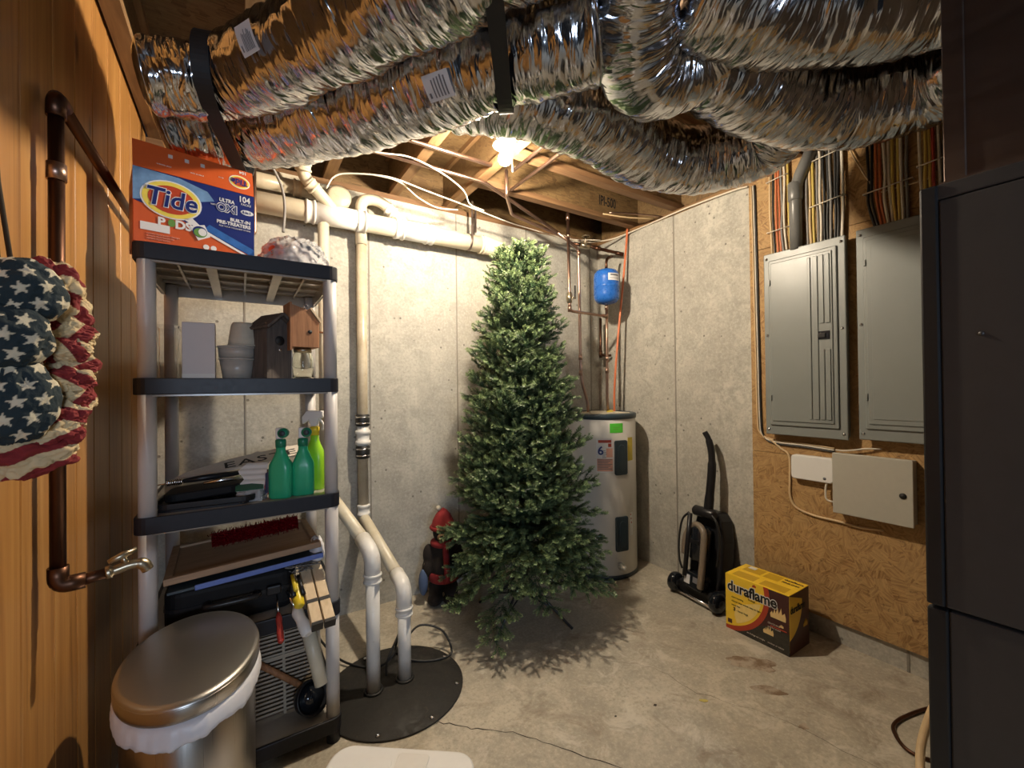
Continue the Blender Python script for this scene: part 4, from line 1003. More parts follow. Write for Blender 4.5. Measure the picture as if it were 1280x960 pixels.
for k, (lab, dx) in enumerate((('pale wooden stake nearest the shelf post, bound with black tape', 0.042), ('pale wooden stake next to the white handled tool, bound with black tape', 0.0))):
    a = Vector((0.222+dx, 1.655, 0.565)); b = Vector((0.205+dx, 1.99, 0.72)); d = (b-a).normalized()
    s = T('wooden_stake', lab, 'stake', tuple(a), group='bundled wooden stakes')
    x = Vector((1, 0, 0)); y = d; z = x.cross(y).normalized(); x = y.cross(z); m4 = Matrix((x, y, z)).transposed().to_4x4(); m4.translation = a
    P('stick', MB().box(-0.018, 0.018, 0, 0.36, -0.016, 0.016, m4), 'stake_wood', s, world=True, bevel=0.002)
    P('end_cap', MB().box(-0.0185, 0.0185, -0.012, 0.0, -0.0165, 0.0165, m4), 'black_plastic', s, world=True)
    P('tape', MB().box(-0.0192, 0.0192, 0.085, 0.10, -0.0172, 0.0172, m4), 'strap_black', s, world=True)

# ---------- bottom shelf
z5 = SZ[0] + 0.0005
g = T('louvred_panel', 'cream louvred plastic panel leaning inside the bottom shelf', 'panel', (0.10, 2.05, z5))
m4 = Matrix.Translation((0.135, 1.93, z5+0.012)) @ Matrix.Rotation(R_(-14), 4, 'X')
P('backing', MB().box(-0.155, 0.145, 0.014, 0.018, 0.0, 0.36, m4), 'underside_dark', g, world=True)
for x0, x1 in ((-0.155, -0.140), (0.0, 0.010), (0.130, 0.145)): P('stile', MB().box(x0, x1, -0.006, 0.014, 0, 0.36, m4), 'slat_cream', g, world=True)
for k in range(24):
    for xa, xb in ((-0.140, 0.0), (0.010, 0.130)):
        P('slat', MB().box(xa, xb, -0.004, 0.012, 0.012+0.0145*k, 0.019+0.0145*k, m4), 'slat_cream', g, world=True)
P('cross_bar', MB().box(-0.155, 0.145, -0.008, 0.0, 0.20, 0.214, m4), 'slat_cream', g, world=True)
pv = T('pvc_offcut', 'short white PVC offcut leaning at the bottom shelf post', 'pipe', (0.255, 1.85, z5))
P('tube_body', MB().tube([(0.262, 1.835, z5+0.135), (0.215, 1.90, z5+0.36)], 0.026, 18), 'pvc_aged', pv, world=True); P('bore', MB().tube([(0.2625, 1.8343, z5+0.1325), (0.262, 1.835, z5+0.135)], 0.021, 18), 'ink_black', pv, world=True)
rl = T('work_lamp', 'black round work lamp on the bottom shelf', 'lamp', (0.235, 1.86, z5))
mx = Matrix.Rotation(R_(65), 3, 'X') @ Matrix.Rotation(R_(20), 3, 'Y')
P('shell', MB().lathe([(0.0001, -0.06), (0.035, -0.06), (0.060, -0.01), (0.066, 0.03), (0.062, 0.034), (0.055, 0.01), (0.0001, 0.0)], (0.225, 1.885, z5+0.068), 28, mx), 'black_plastic', rl, world=True)
P('lens', MB().lathe([(0.0001, 0.012), (0.045, 0.012), (0.05, 0.018), (0.0001, 0.022)], (0.225, 1.885, z5+0.068), 24, mx), 'black_gloss', rl, world=True)
P('handle', MB().tube([(0.20, 1.92, z5+0.10), (0.10, 1.95, z5+0.18), (0.04, 1.96, z5+0.23)], 0.012, 10), 'cedar', rl, world=True)

# ================================================================== TRASH CAN
tc = T('trash_can', 'oval brushed steel trash can with white liner and domed lid', 'trash can', (-0.122, 1.525, 0))
AX, AY = 0.158, 0.236
def oval(r, n=64): return [(r*AX*math.cos(2*math.pi*k/n), r*AY*math.sin(2*math.pi*k/n)) for k in range(n)]
P('body', MB().lathe([(0.94, 0.012), (0.96, 0.02), (0.975, 0.585), (0.96, 0.59), (0.0001, 0.59)], (0, 0, 0), 72, None, AX, AY), 'steel_brushed', tc)
P('base_ring', MB().lathe([(0.0001, 0.0), (0.96, 0.0), (0.97, 0.01), (0.97, 0.03), (0.95, 0.035)], (0, 0, 0), 72, None, AX, AY), 'black_plastic', tc)
ld = P('lid', MB().lathe([(0.0001, 0.612), (1.03, 0.612), (1.04, 0.616), (1.04, 0.648), (1.02, 0.655), (0.96, 0.657), (0.5, 0.664), (0.0001, 0.666)], (0, 0, 0), 80, None, AX, AY), 'steel_lid', tc)
P('rim_band', MB().lathe([(1.041, 0.618), (1.045, 0.620), (1.045, 0.646), (1.041, 0.648)], (0, 0, 0), 80, None, AX, AY), 'steel_brushed', ld)
vs = []; fs = []; n = 150; prof = [(0.985, 0.611), (1.025, 0.608), (1.05, 0.600), (1.065, 0.588), (1.07, 0.573), (1.06, 0.562), (1.03, 0.556), (1.0, 0.560), (0.985, 0.568)]
for i, (r, z) in enumerate(prof):
    for k in range(n):
        a = 2*math.pi*k/n; c_, s_ = math.cos(a), math.sin(a)
        q = 0.018*noise.noise((c_*9, s_*9, z*12)) + 0.012*noise.noise((c_*26, s_*26, z*20)); hang = 0.012*noise.noise((c_*3, s_*3, 9.0))*(i/8)
        if i == 0: q = 0
        vs.append(((r+q)*AX*c_, (r+q)*AY*s_, z + hang*1.6 + (0 if i == 0 else 0.006*noise.noise((c_*14, s_*14, i)))))
for i in range(len(prof)-1):
    for k in range(n): fs.append((i*n+k, i*n+(k+1) % n, (i+1)*n+(k+1) % n, (i+1)*n+k))
P('liner', MB().add(vs, fs, True), 'liner_white', tc, label='white bin liner folded over the rim')

# white storage tote in the foreground
wt = T('white_tote', 'white lidded plastic tote at the bottom edge of the picture', 'bin', (0.296, 1.112, 0), R_(-37.5))
P('body', MB().poly(rrect(-0.20, 0.195, -0.20, 0.20, 0.04), 0.27), 'white_plastic', wt, bevel=0.006)
P('lid', MB().poly(rrect(-0.222, 0.212, -0.215, 0.215, 0.060, 8), 0.032, TR(0, 0, 0.268)), 'white_plastic', wt, bevel=0.010, seg=4)
P('handle_plate', MB().poly(rrect(-0.02, 0.075, 0.085, 0.19, 0.012), 0.004, TR(0, 0, 0.300)), 'paper_white', wt, bevel=0.002)
P('groove', MB().poly(rrect(-0.14, -0.03, -0.17, 0.17, 0.02), 0.002, TR(0, 0, 0.300)), 'white_plastic', wt, bevel=0.001)

# ================================================================== LEFT WALL: supply pipe and spigot, wreath
cp = T('water_pipe', 'dark copper water pipe with brass spigot on the pine wall', 'pipe', (-0.365, 1.42, 0.94))
P('riser', MB().cyl((-0.365, 1.42, 0.955), (-0.365, 1.42, 2.08), 0.0145, 14), 'copper_dark', cp, world=True)
P('run', MB().cyl((-0.365, 1.42, 2.10), (-0.365, 2.78, 2.10), 0.0145, 14), 'copper_dark', cp, world=True)
P('elbow', MB().tube(fillet([(-0.365, 1.42, 2.05), (-0.365, 1.42, 2.10), (-0.365, 1.47, 2.10)], 0.03), 0.018, 14), 'copper_dark', cp, world=True)
P('coupling', MB().tube([(-0.365, 1.42, 1.90), (-0.365, 1.42, 1.94)], 0.018, 14), 'copper', cp, world=True)
P('elbow', MB().tube(fillet([(-0.365, 1.42, 0.99), (-0.365, 1.42, 0.945), (-0.32, 1.43, 0.945)], 0.03), 0.019, 14), 'copper_dark', cp, world=True)
P('spigot_pipe', MB().cyl((-0.34, 1.425, 0.945), (-0.275, 1.437, 0.951), 0.0135, 14), 'copper_dark', cp, world=True)
tap = P('spigot', MB().tube(spline([(-0.285, 1.436, 0.950), (-0.266, 1.439, 0.953), (-0.240, 1.443, 0.958), (-0.217, 1.447, 0.954), (-0.207, 1.449, 0.936)], 6), [0.016]*4+[0.0115]*12+[0.014]*5+[0.013]*4, 14), 'brass_dull', cp, world=True)
P('tap_stem', MB().cyl((-0.247, 1.442, 0.960), (-0.255, 1.440, 0.985), 0.007, 10), 'brass_dull', tap, world=True)
P('tap_handle', MB().tube([(-0.280, 1.43, 0.977), (-0.255, 1.440, 0.986), (-0.230, 1.452, 0.993)], [0.006, 0.009, 0.006], 10), 'brass_dull', tap, world=True)
P('pipe_clip', MB().box(-0.399, -0.345, 1.40, 1.44, 1.52, 1.535), 'copper_dark', cp, world=True)

def star_pts(cx, cy, r):
    out = []
    for k in range(10):
        a = math.pi/2 + k*math.pi/5; q = r if k % 2 == 0 else r*0.40; out.append((cx+q*math.cos(a), cy+q*math.sin(a)))
    return out
def inpoly(x, y, p_):
    c_ = False; j = len(p_)-1
    for i in range(len(p_)):
        if (p_[i][1] > y) != (p_[j][1] > y) and x < (p_[j][0]-p_[i][0])*(y-p_[i][1])/(p_[j][1]-p_[i][1])+p_[i][0]: c_ = not c_
        j = i
    return c_
def cloth(name, mat, fn, nu, nv, prnt, par):
    vs = []; at = []; fs = []
    for i in range(nu+1):
        for k in range(nv+1):
            u, v_ = i/nu, k/nv; vs.append(fn(u, v_)); at.append(prnt(u, v_))
    for i in range(nu):
        for k in range(nv): fs.append((i*(nv+1)+k, (i+1)*(nv+1)+k, (i+1)*(nv+1)+k+1, i*(nv+1)+k+1))
    me = MB().add(vs, fs, True).mesh(name); a_ = me.attributes.new('print', 'FLOAT', 'POINT'); a_.data.foreach_set('value', at)
    return P(name, me, mat, par, world=True)
wrn = T('flag_wreath', 'stars and stripes burlap wreath hanging on the pine wall', 'wreath', (-0.399, 1.10, 1.45))
P('ring', MB().tube([(-0.365, 1.10+0.13*math.cos(a), 1.445+0.13*math.sin(a)) for a in [2*math.pi*k/40 for k in range(40)]], 0.03, 10, closed=True), 'twine', wrn, world=True)
P('hanger', MB().tube([(-0.392, 1.20, 1.90), (-0.385, 1.195, 1.80), (-0.36, 1.19, 1.58)], 0.004, 6), 'twine', wrn, world=True)
P('hanger', MB().tube([(-0.392, 1.20, 1.90), (-0.385, 1.17, 1.78), (-0.36, 1.13, 1.58)], 0.003, 6), 'twine', wrn, world=True)
WN = Vector((0.31, -0.95, 0)).normalized(); W1 = Vector((-WN.y, WN.x, 0)); W2 = Vector((0, 0, 1)); WQ = Vector((-0.32, 1.08, 1.45))
def lump(name, mat, c, r, dep, prnt, seed, ruff=0.16, rot=0.0):
    """gathered cloth lump: c=(across, up, toward the room) in the wreath's own frame"""
    cc_ = WQ + W1*c[0] + W2*c[1] + WN*c[2]
    def fn(u, v_):
        th, ph = (u-0.5)*math.pi*1.9, (v_-0.5)*math.pi*0.98
        d = Vector((math.sin(th)*math.cos(ph), math.sin(ph), math.cos(th)*math.cos(ph)))
        q = 1 + ruff*noise.noise(d*2.2 + Vector((seed, 0, 0))) + ruff*0.7*(1-abs(noise.noise(d*4.5 + Vector((0, seed, 0))))*2)*0.5
        p = cc_ + W1*(d.x*r[0]*q) + W2*(d.y*r[1]*q) + WN*(d.z*dep*q)
        p.x = max(p.x, -0.394); return p
    def pf(u, v_):
        th, ph = (u-0.5)*math.pi*1.9, (v_-0.5)*math.pi*0.98
        x, y = math.sin(th)*math.cos(ph)*r[0], math.sin(ph)*r[1]
        return prnt(x*math.cos(rot)+y*math.sin(rot), -x*math.sin(rot)+y*math.cos(rot), c[0]*0 + seed)
    cloth(name, mat, fn, 150, 110, pf, wrn)
STARS = [star_pts((i + (0.5 if k % 2 else 0))*0.030, k*0.026, 0.0125) for i in range(-4, 5) for k in range(-4, 5)]
pst = lambda x, y, s: 1.0 if any(inpoly(x, y, q_) for q_ in STARS) else 0.0
pbar = lambda x, y, s: 1.0 if int((y+1.0+s*0.013)/0.021) % 2 else 0.0
lump('star_puff', 'flag_blue', (-0.005, 0.115, 0.055), (0.055, 0.055), 0.05, pst, 1.0, 0.12, 0.25)
lump('star_puff', 'flag_blue', (-0.022, 0.040, 0.070), (0.055, 0.055), 0.05, pst, 2.0, 0.12, -0.2)
lump('star_puff', 'flag_blue', (-0.010, -0.065, 0.060), (0.050, 0.068), 0.05, pst, 3.0, 0.12, 0.1)
lump('star_puff', 'flag_blue', (-0.055, -0.02, 0.05), (0.05, 0.09), 0.05, pst, 4.0, 0.12, 0.1)
for k, (c, r, rot) in enumerate((((0.035, 0.135, 0.0), (0.040, 0.050), -0.35), ((0.050, 0.095, -0.02), (0.036, 0.040), -0.7), ((0.060, 0.055, -0.01), (0.034, 0.026), 0.9), ((0.052, 0.025, 0.01), (0.032, 0.024), -1.0),
                                 ((0.062, 0.0, -0.01), (0.034, 0.026), 0.5), ((0.056, -0.030, 0.01), (0.032, 0.026), -0.6), ((0.058, -0.060, 0.0), (0.032, 0.028), 0.9), ((0.046, -0.092, 0.01), (0.034, 0.030), -0.3), ((0.036, -0.120, 0.02), (0.036, 0.030), 0.5),
                                 ((0.000, -0.152, 0.02), (0.060, 0.042), 0.35), ((-0.06, -0.14, 0.0), (0.05, 0.05), -0.1))):
    lump('stripe_ruffle', 'flag_stripe', c, r, 0.042, pbar, 5.3+k*1.7, 0.26, rot)

# ================================================================== CHRISTMAS TREE
TX, TY = 1.445, 2.17
tree = T('christmas_tree', 'slim artificial green Christmas tree on a black metal stand', 'tree', (TX, TY, 0))
P('pole', MB().tube([(0, 0, 0.12), (0, 0, 2.16)], 0.014, 10), 'trunk_green', tree)
P('stand_hub', MB().tube([(0, 0, 0.13), (0, 0, 0.30)], 0.024, 12), 'wire_dark', tree)
for k in range(4):
    a = R_(28 + 90*k); c_, s_ = math.cos(a), math.sin(a)
    lg = P('stand_leg', MB().tube(fillet([(0.02*c_, 0.02*s_, 0.27), (0.10*c_, 0.10*s_, 0.17), (0.32*c_, 0.32*s_, 0.008)], 0.05), 0.008, 8), 'wire_dark', tree)
    P('brace', MB().tube([(0.02*c_, 0.02*s_, 0.14), (0.20*c_, 0.20*s_, 0.095)], 0.005, 6), 'wire_dark', lg)
def needle_twig(vs, fs, at, a, b, rn, rad=0.017, nper=1.0, tip0=0.0, tip1=1.0):
    d = (b-a); L_ = d.length; d.normalize(); o1 = d.orthogonal().normalized(); o2 = d.cross(o1)
    cnt = int(L_/0.0017*nper)
    k0 = len(vs); w_ = 0.0016
    vs += [a-o1*w_, a+o1*w_, b+o1*w_*0.6, b-o1*w_*0.6]; fs.append((k0, k0+1, k0+2, k0+3)); at += [0.0, 0.0, 0.2, 0.2]
    for i in range(cnt):
        t_ = (i + rn.random())/cnt; p = a + d*(L_*t_); an = i*2.4 + rn.uniform(-0.4, 0.4)
        out = (o1*math.cos(an) + o2*math.sin(an)); l_ = rad*rn.uniform(0.8, 1.15)*(1.0 - 0.35*max(0, t_-0.8)/0.2)
        dr_ = (out*0.8 + d*rn.uniform(0.65, 0.95) + d*max(0, t_-0.85)*4).normalized()
        wv = d.cross(dr_); wv = wv.normalized() if wv.length > 1e-6 else o1
        wv = wv*0.0024; k0 = len(vs)
        vs += [p - wv*0.6, p + dr_*l_*0.55 - wv, p + dr_*l_, p + dr_*l_*0.55 + wv]
        fs.append((k0, k0+1, k0+2, k0+3))
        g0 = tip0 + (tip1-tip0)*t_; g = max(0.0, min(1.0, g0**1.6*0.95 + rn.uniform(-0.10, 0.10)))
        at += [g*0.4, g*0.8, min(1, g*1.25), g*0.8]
def branch_mesh(L_, seed):
    rn = random.Random(seed); vs = []; fs = []; at = []
    ax = lambda t_: Vector((L_*t_, 0.02*math.sin(t_*2+seed)*L_, 0.06*L_*math.sin(t_*2.2)))
    nseg = 5
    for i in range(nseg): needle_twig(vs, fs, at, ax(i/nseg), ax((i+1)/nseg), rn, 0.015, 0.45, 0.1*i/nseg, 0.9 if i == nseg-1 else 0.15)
    nt = max(4, int(L_/0.058)); side = 1
    for i in range(nt):
        t_ = 0.18 + 0.80*(i+0.5)/nt
        for side in (-1, 1):
            tl = min(0.14, (0.075 + 0.26*L_*(1-t_)))*rn.uniform(0.85, 1.2)
            b = ax(t_); dr_ = Vector((0.75, side*rn.uniform(0.55, 1.0), rn.uniform(-0.30, 0.55))).normalized()
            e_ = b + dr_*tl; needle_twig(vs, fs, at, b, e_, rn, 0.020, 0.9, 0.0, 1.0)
            if tl > 0.085:
                m_ = b + dr_*tl*0.5
                for s2 in (-1, 1):
                    d2 = (dr_ + Vector((0.2, s2*0.8, rn.uniform(-0.2, 0.4)))).normalized(); needle_twig(vs, fs, at, m_, m_+d2*tl*0.5, rn, 0.018, 0.9, 0.2, 1.0)
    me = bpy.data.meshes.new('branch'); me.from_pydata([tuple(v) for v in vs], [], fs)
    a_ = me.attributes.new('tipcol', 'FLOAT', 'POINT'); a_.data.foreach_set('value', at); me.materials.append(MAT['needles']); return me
BR = [(l_, [branch_mesh(l_, s + int(l_*1000)) for s in range(3)]) for l_ in (0.12, 0.20, 0.30, 0.40, 0.50)]
rn = random.Random(21); nb = 0
def rad(z): # outline of the tree by height
    pts = [(0.30, 0.45), (0.45, 0.49), (0.65, 0.435), (0.90, 0.375), (1.32, 0.305), (1.80, 0.215), (2.05, 0.165), (2.22, 0.10)]
    if z <= pts[0][0]: return pts[0][1]
    for (a, b), (c_, d) in zip(pts[:-1], pts[1:]):
        if a <= z <= c_: return b + (d-b)*(z-a)/(c_-a)
    return 0.04
z = 0.36; ring_i = 0
while z < 2.17 and nb < 296:
    r = rad(z); cnt = max(5, int(5 + r*19)); off = ring_i*1.13
    for k in range(cnt):
        if nb >= 296: break
        a = off + 2*math.pi*k/cnt + rn.uniform(-0.12, 0.12)
        ln = r*rn.uniform(0.86, 1.06)
        tilt = 0.34 + 0.42*(z/2.2)**2 + rn.uniform(-0.10, 0.10)       # lift of the branch
        if z < 0.62: tilt = rn.choice((-0.52, -0.40, -0.22, 0.05))
        ln_t = ln/max(0.55, math.cos(tilt))
        L0, ms = min(BR, key=lambda q: abs(q[0]-ln_t))
        o = bpy.data.objects.new('branch', rn.choice(ms)); COL.objects.link(o); o.parent = tree
        zz = z - math.sin(tilt)*ln*0.55 + rn.uniform(-0.03, 0.03)
        if z < 0.62: zz = z + 0.02
        o.location = (0.01*math.cos(a), 0.01*math.sin(a), max(0.30, zz)); o.rotation_euler = (rn.uniform(-0.3, 0.3), -tilt, a)
        s = ln_t/L0; o.scale = (s, min(1.15, max(0.85, s)), 1.0); nb += 1
    z += 0.066 + 0.036*r; ring_i += 1
for k in range(3):
    o = bpy.data.objects.new('branch', BR[0][1][k]); COL.objects.link(o); o.parent = tree
    o.location = (0, 0, 2.10); o.rotation_euler = (0, -R_((88, 66, 62)[k]), k*2.4)
P('stand_tag', MB().box(0.015, 0.05, -0.03, -0.028, 0.36, 0.42), 'denim', tree) if False else None

# ================================================================== PLUSH BEAR
br = T('plush_bear', 'dark plush bear in red hood and scarf standing behind the tree', 'toy', (1.115, 2.615, 0), R_(-28))
mb = MB()
for c_, r in (((0, 0, 0.24), (0.085, 0.075, 0.13)), ((0, 0, 0.34), (0.075, 0.065, 0.09)), ((0, -0.01, 0.455), (0.066, 0.062, 0.066)), ((-0.05, -0.01, 0.08), (0.046, 0.05, 0.08)), ((0.05, -0.01, 0.08), (0.046, 0.05, 0.08)),
              ((-0.052, -0.035, 0.032), (0.05, 0.075, 0.034)), ((0.052, -0.035, 0.032), (0.05, 0.075, 0.034)), ((-0.095, -0.01, 0.31), (0.036, 0.04, 0.07)), ((0.095, -0.01, 0.31), (0.036, 0.04, 0.07)), ((-0.105, -0.03, 0.23), (0.03, 0.034, 0.06)), ((0.105, -0.03, 0.23), (0.03, 0.034, 0.06))):
    mb.ball(c_, r, 14)
o = P('body', mb, 'fur_dark', br)
rm = o.modifiers.new('remesh', 'REMESH'); rm.mode = 'VOXEL'; rm.voxel_size = 0.009; rm.use_smooth_shade = True
P('muzzle', MB().ball((0, -0.062, 0.44), (0.032, 0.026, 0.026), 12), 'fur_tan', br); P('nose', MB().ball((0, -0.088, 0.448), (0.012, 0.008, 0.009), 8), 'ink_black', br)
for s_ in (-1, 1): P('eye', MB().ball((s_*0.024, -0.066, 0.474), 0.006, 8), 'black_gloss', br)
ht = P('hood', MB().lathe([(0.074, 0.0), (0.080, 0.012), (0.074, 0.026), (0.068, 0.05), (0.050, 0.085), (0.026, 0.115), (0.0001, 0.130)], (0, 0.004, 0.478), 26, Matrix.Rotation(R_(-8), 3, 'X')), 'felt_red', br)
P('hat_brim', MB().tube([(0.074*math.cos(a), 0.002+0.072*math.sin(a), 0.485) for a in [2*math.pi*k/24 for k in range(24)]], 0.014, 10, closed=True), 'felt_red', ht)
P('pompom', MB().ball((-0.03, 0.01, 0.606), 0.018, 10), 'insul_cream', ht)
P('scarf', MB().tube([(0.062*math.cos(a), -0.004+0.058*math.sin(a), 0.388) for a in [2*math.pi*k/24 for k in range(24)]], 0.022, 10, closed=True), 'felt_red', br)
P('scarf_tail', MB().tube(spline([(0.02, -0.062, 0.385), (0.025, -0.082, 0.32), (0.03, -0.090, 0.25), (0.03, -0.092, 0.16)], 5), [0.02]*16, 8), 'felt_red', br)
P('coat_hem', MB().lathe([(0.088, 0.14), (0.097, 0.15), (0.097, 0.19), (0.090, 0.20)], (0, 0.004, 0), 26, None, 1.0, 0.92), 'felt_red', br)
P('skate_bag', MB().ball((-0.125, -0.05, 0.15), (0.030, 0.03, 0.085), 10), 'denim', br); P('strap_ring', MB().tube([(-0.125, -0.045, 0.23), (-0.118, -0.05, 0.27), (-0.11, -0.05, 0.23)], 0.004, 6), 'brass_dull', br)

# ================================================================== WATER HEATER
HX, HY, HR, HT = 2.365, 2.44, 0.268, 1.195
wh = T('water_heater', 'white electric water heater tank with dark green top in the corner', 'water heater', (HX, HY, 0))
P('tank', MB().lathe([(HR-0.004, 0.03), (HR, 0.034), (HR, HT-0.04), (HR-0.002, HT-0.036)], (0, 0, 0), 64), 'white_enamel', wh)
P('base_ring', MB().lathe([(0.0001, 0.0), (HR-0.012, 0.0), (HR+0.001, 0.006), (HR+0.001, 0.034), (HR-0.004, 0.036), (0.0001, 0.036)], (0, 0, 0), 64), 'heater_trim', wh)
tpp = P('top_cap', MB().lathe([(HR-0.002, HT-0.040), (HR+0.006, HT-0.036), (HR+0.006, HT-0.008), (HR-0.002, HT), (HR-0.014, HT-0.004), (0.0001, HT-0.004)], (0, 0, 0), 64), 'heater_trim', wh)
P('top_insulation', MB().poly(blob(-0.02, -0.02, 0.19, 0.17, 30, k=0.3), 0.006, TR(0, 0, HT-0.0035)), 'insul_cream', tpp)
P('warning_label', MB().poly(blob(0.05, -0.06, 0.06, 0.022, 8, 0.5, 0.2), 0.014, Matrix.Translation((0, 0, HT+0.006)) @ Matrix.Rotation(0.2, 4, 'X')), 'tag_yellow', tpp)
camdir = math.atan2(-HY, -HX)      # direction from tank to viewer
def on_tank(a0, a1, z0, z1, off, n=10, th=0.0):
    vs = []; fs = []
    for i in range(n+1):
        a = a0 + (a1-a0)*i/n
        for z_ in (z0, z1): vs.append(((HR+off)*math.cos(a), (HR+off)*math.sin(a), z_))
    for i in range(n): fs.append((2*i, 2*i+2, 2*i+3, 2*i+1))
    return vs, fs
def A(d): return camdir + R_(d)
mb = MB().add(*on_tank(A(6), A(38), 0.0, 0.0, 0), True) if False else MB()
mb.add(*on_tank(A(2), A(29), 1.035, 1.128, 0.0012), True)
P('green_tag', mb, 'green_tag', wh) if False else None
mb = MB(); mb.add(*on_tank(A(15), A(37), 1.060, 1.128, 0.0014), True); gt = P('green_tag', mb, 'green_tag', wh, label='bright green handwritten tag')
def tank_text(mb, s, size, deg, z_, off, **kw):
    tmp = MB(); text_into(tmp, s, size, Matrix.Identity(4), **kw)
    for i, v in enumerate(tmp.v):
        a = A(deg) + v.x/HR; tmp.v[i] = Vector(((HR+off+v.z)*math.cos(a), (HR+off+v.z)*math.sin(a), z_+v.y))
    mb.add(tmp.v, tmp.f)
mb = MB(); tank_text(mb, '7/24', 0.030, 21, 1.083, 0.0018) if False else None
mb.add(*on_tank(A(20), A(32), 1.098, 1.101, 0.002), True); mb.add(*on_tank(A(21), A(29), 1.085, 1.088, 0.002), True); P('scribble', mb, 'pod_green', gt)
mb = MB(); mb.add(*on_tank(A(-6), A(20), 0.775, 1.020, 0.0012), True); rl_ = P('rating_label', mb, 'print_white', wh, label='white and red printed rating label')
mb = MB(); mb.add(*on_tank(A(-5), A(19), 0.785, 0.875, 0.0018), True); mb.add(*on_tank(A(9), A(19), 0.885, 0.950, 0.0018), True); P('print', mb, 'print_pink', rl_)
mb = MB(); mb.add(*on_tank(A(-3), A(17), 0.990, 1.010, 0.002), True); mb.add(*on_tank(A(12), A(17), 0.96, 0.985, 0.002), True); P('print', mb, 'dura_red', rl_)
mb = MB(); tank_text(mb, '6', 0.085, -4, 0.905, 0.002, bold=0.002); P('print', mb, 'blue_label', rl_)
mb = MB()
for k in range(5): mb.add(*on_tank(A(3), A(8+k % 3), 0.93-0.012*k, 0.934-0.012*k, 0.002), True)
for k in range(7): mb.add(*on_tank(A(-4), A(18-k % 3*3), 0.866-0.011*k, 0.870-0.011*k, 0.0024), True)
P('print', mb, 'ink_grey', rl_)
mb = MB(); mb.add(*on_tank(A(47), A(60), 0.85, 1.02, 0.0014), True); P('energy_label', mb, 'tag_yellow', wh)
mb = MB(); mb.add(*on_tank(A(50), A(58), 0.30, 0.47, 0.0014), True); ql = P('caution_label', mb, 'print_white', wh); 
mb = MB()
for k in range(3): mb.add(*on_tank(A(51+k), A(53+k), 0.45-0.03*k, 0.462-0.03*k, 0.002), True)
P('print', mb, 'red_tool', ql)
for z0 in (0.735, 0.185):
    a = A(33); d = Vector((math.cos(a), math.sin(a), 0)); s = Vector((-math.sin(a), math.cos(a), 0))
    m4 = frame(d*(HR-0.012) + Vector((0, 0, z0)), s, (0, 0, 1))
    ap = P('access_panel', MB().poly(rrect(-0.052, 0.052, 0.02, 0.27, 0.014), 0.022, m4), 'heater_trim', wh, bevel=0.004)
    P('panel_boss', MB().poly(rrect(-0.026, 0.026, 0.05, 0.24, 0.025), 0.028, m4), 'heater_trim', ap, bevel=0.004)
a = A(30); d = Vector((math.cos(a), math.sin(a), 0)); m3 = frame((0, 0, 0), (-math.sin(a), math.cos(a), 0), (0, 0, 1)).to_3x3()
dv = P('drain_valve', MB().lathe([(0.024, -0.005), (0.026, 0.012), (0.016, 0.016), (0.016, 0.034), (0.020, 0.036), (0.020, 0.050), (0.010, 0.052), (0.010, 0.062), (0.0001, 0.062)], d*HR + Vector((0, 0, 0.10)), 20, m3), 'porcelain', wh)
P('drip', MB().poly(blob(2.365-0.31, 2.44-0.29, 0.0, 0.0), 0.001), 'crack_dark', wh) if False else None
# pipes over the heater
def pipe_thing(name, label, pts, r, mat, hubs=(), fl=0.035, cat='pipe', group=None, hubmat=None):
    t_ = T(name, label, cat, tuple(pts[-1]), group=group); path = fillet(pts, fl) if fl else spline(pts, 8)
    P('tube', MB().tube(path, r, 14), mat, t_, world=True)
    mb = MB()
    for p in pts[1:-1] if fl else []:
        pass
    for (a, b) in hubs: P('fitting', MB().tube([a, b], r*1.28, 14), hubmat or mat, t_, world=True)
    return t_
yh = 2.42
cw = pipe_thing('copper_pipe', 'cold water copper pipe with black-handled valve above the water heater', [(2.048, yh, 2.685), (2.056, yh, 1.958), (2.428, yh, 1.948)], 0.011, 'copper', [((2.05, yh, 2.50), (2.05, yh, 2.53)), ((2.056, yh, 2.0), (2.056, yh, 1.95)), ((2.048, yh, 2.63), (2.048, yh, 2.67)), ((2.395, yh, 1.949), (2.428, yh, 1.948))])
va = P('ball_valve', MB().tube([(2.055, yh, z_) for z_ in (2.015, 2.02, 2.035, 2.04, 2.07, 2.075, 2.09, 2.095)], [0.014, 0.02, 0.02, 0.024, 0.024, 0.02, 0.02, 0.014], 14), 'brass_dull', cw, world=True)
P('lever', MB().box(2.085, 2.092, yh-0.03, yh-0.02, 2.045, 2.145), 'black_plastic', va, world=True, bevel=0.002); P('stem', MB().cyl((2.066, yh-0.01, 2.055), (2.090, yh-0.025, 2.055), 0.007, 8), 'brass_dull', va, world=True)
pipe_thing('copper_pipe', 'hot water copper pipe with a kink running to the water heater top', [(1.98, 2.46, 2.54), (2.185, 2.46, 2.45), (2.192, 2.46, 1.54), (2.205, 2.46, 1.42), (2.258, 2.46, 1.28), (2.262, 2.46, 1.19)], 0.011, 'copper', [((2.191, 2.46, 1.60), (2.191, 2.46, 1.64)), ((2.192, 2.46, 1.48), (2.192, 2.46, 1.52)), ((2.186, 2.46, 2.40), (2.186, 2.46, 2.44))])
pipe_thing('copper_pipe', 'straight copper pipe below the blue expansion tank', [(2.435, yh, 2.035), (2.432, yh, 1.70), (2.428, yh, 1.3), (2.436, yh, 1.19)], 0.011, 'copper', [((2.433, yh, 1.93), (2.433, yh, 1.97)), ((2.434, yh, 2.00), (2.434, yh, 2.036)), ((2.431, yh, 1.60), (2.431, yh, 1.63)), ((2.43, yh, 1.50), (2.43, yh, 1.54))])
TXX = 2.437
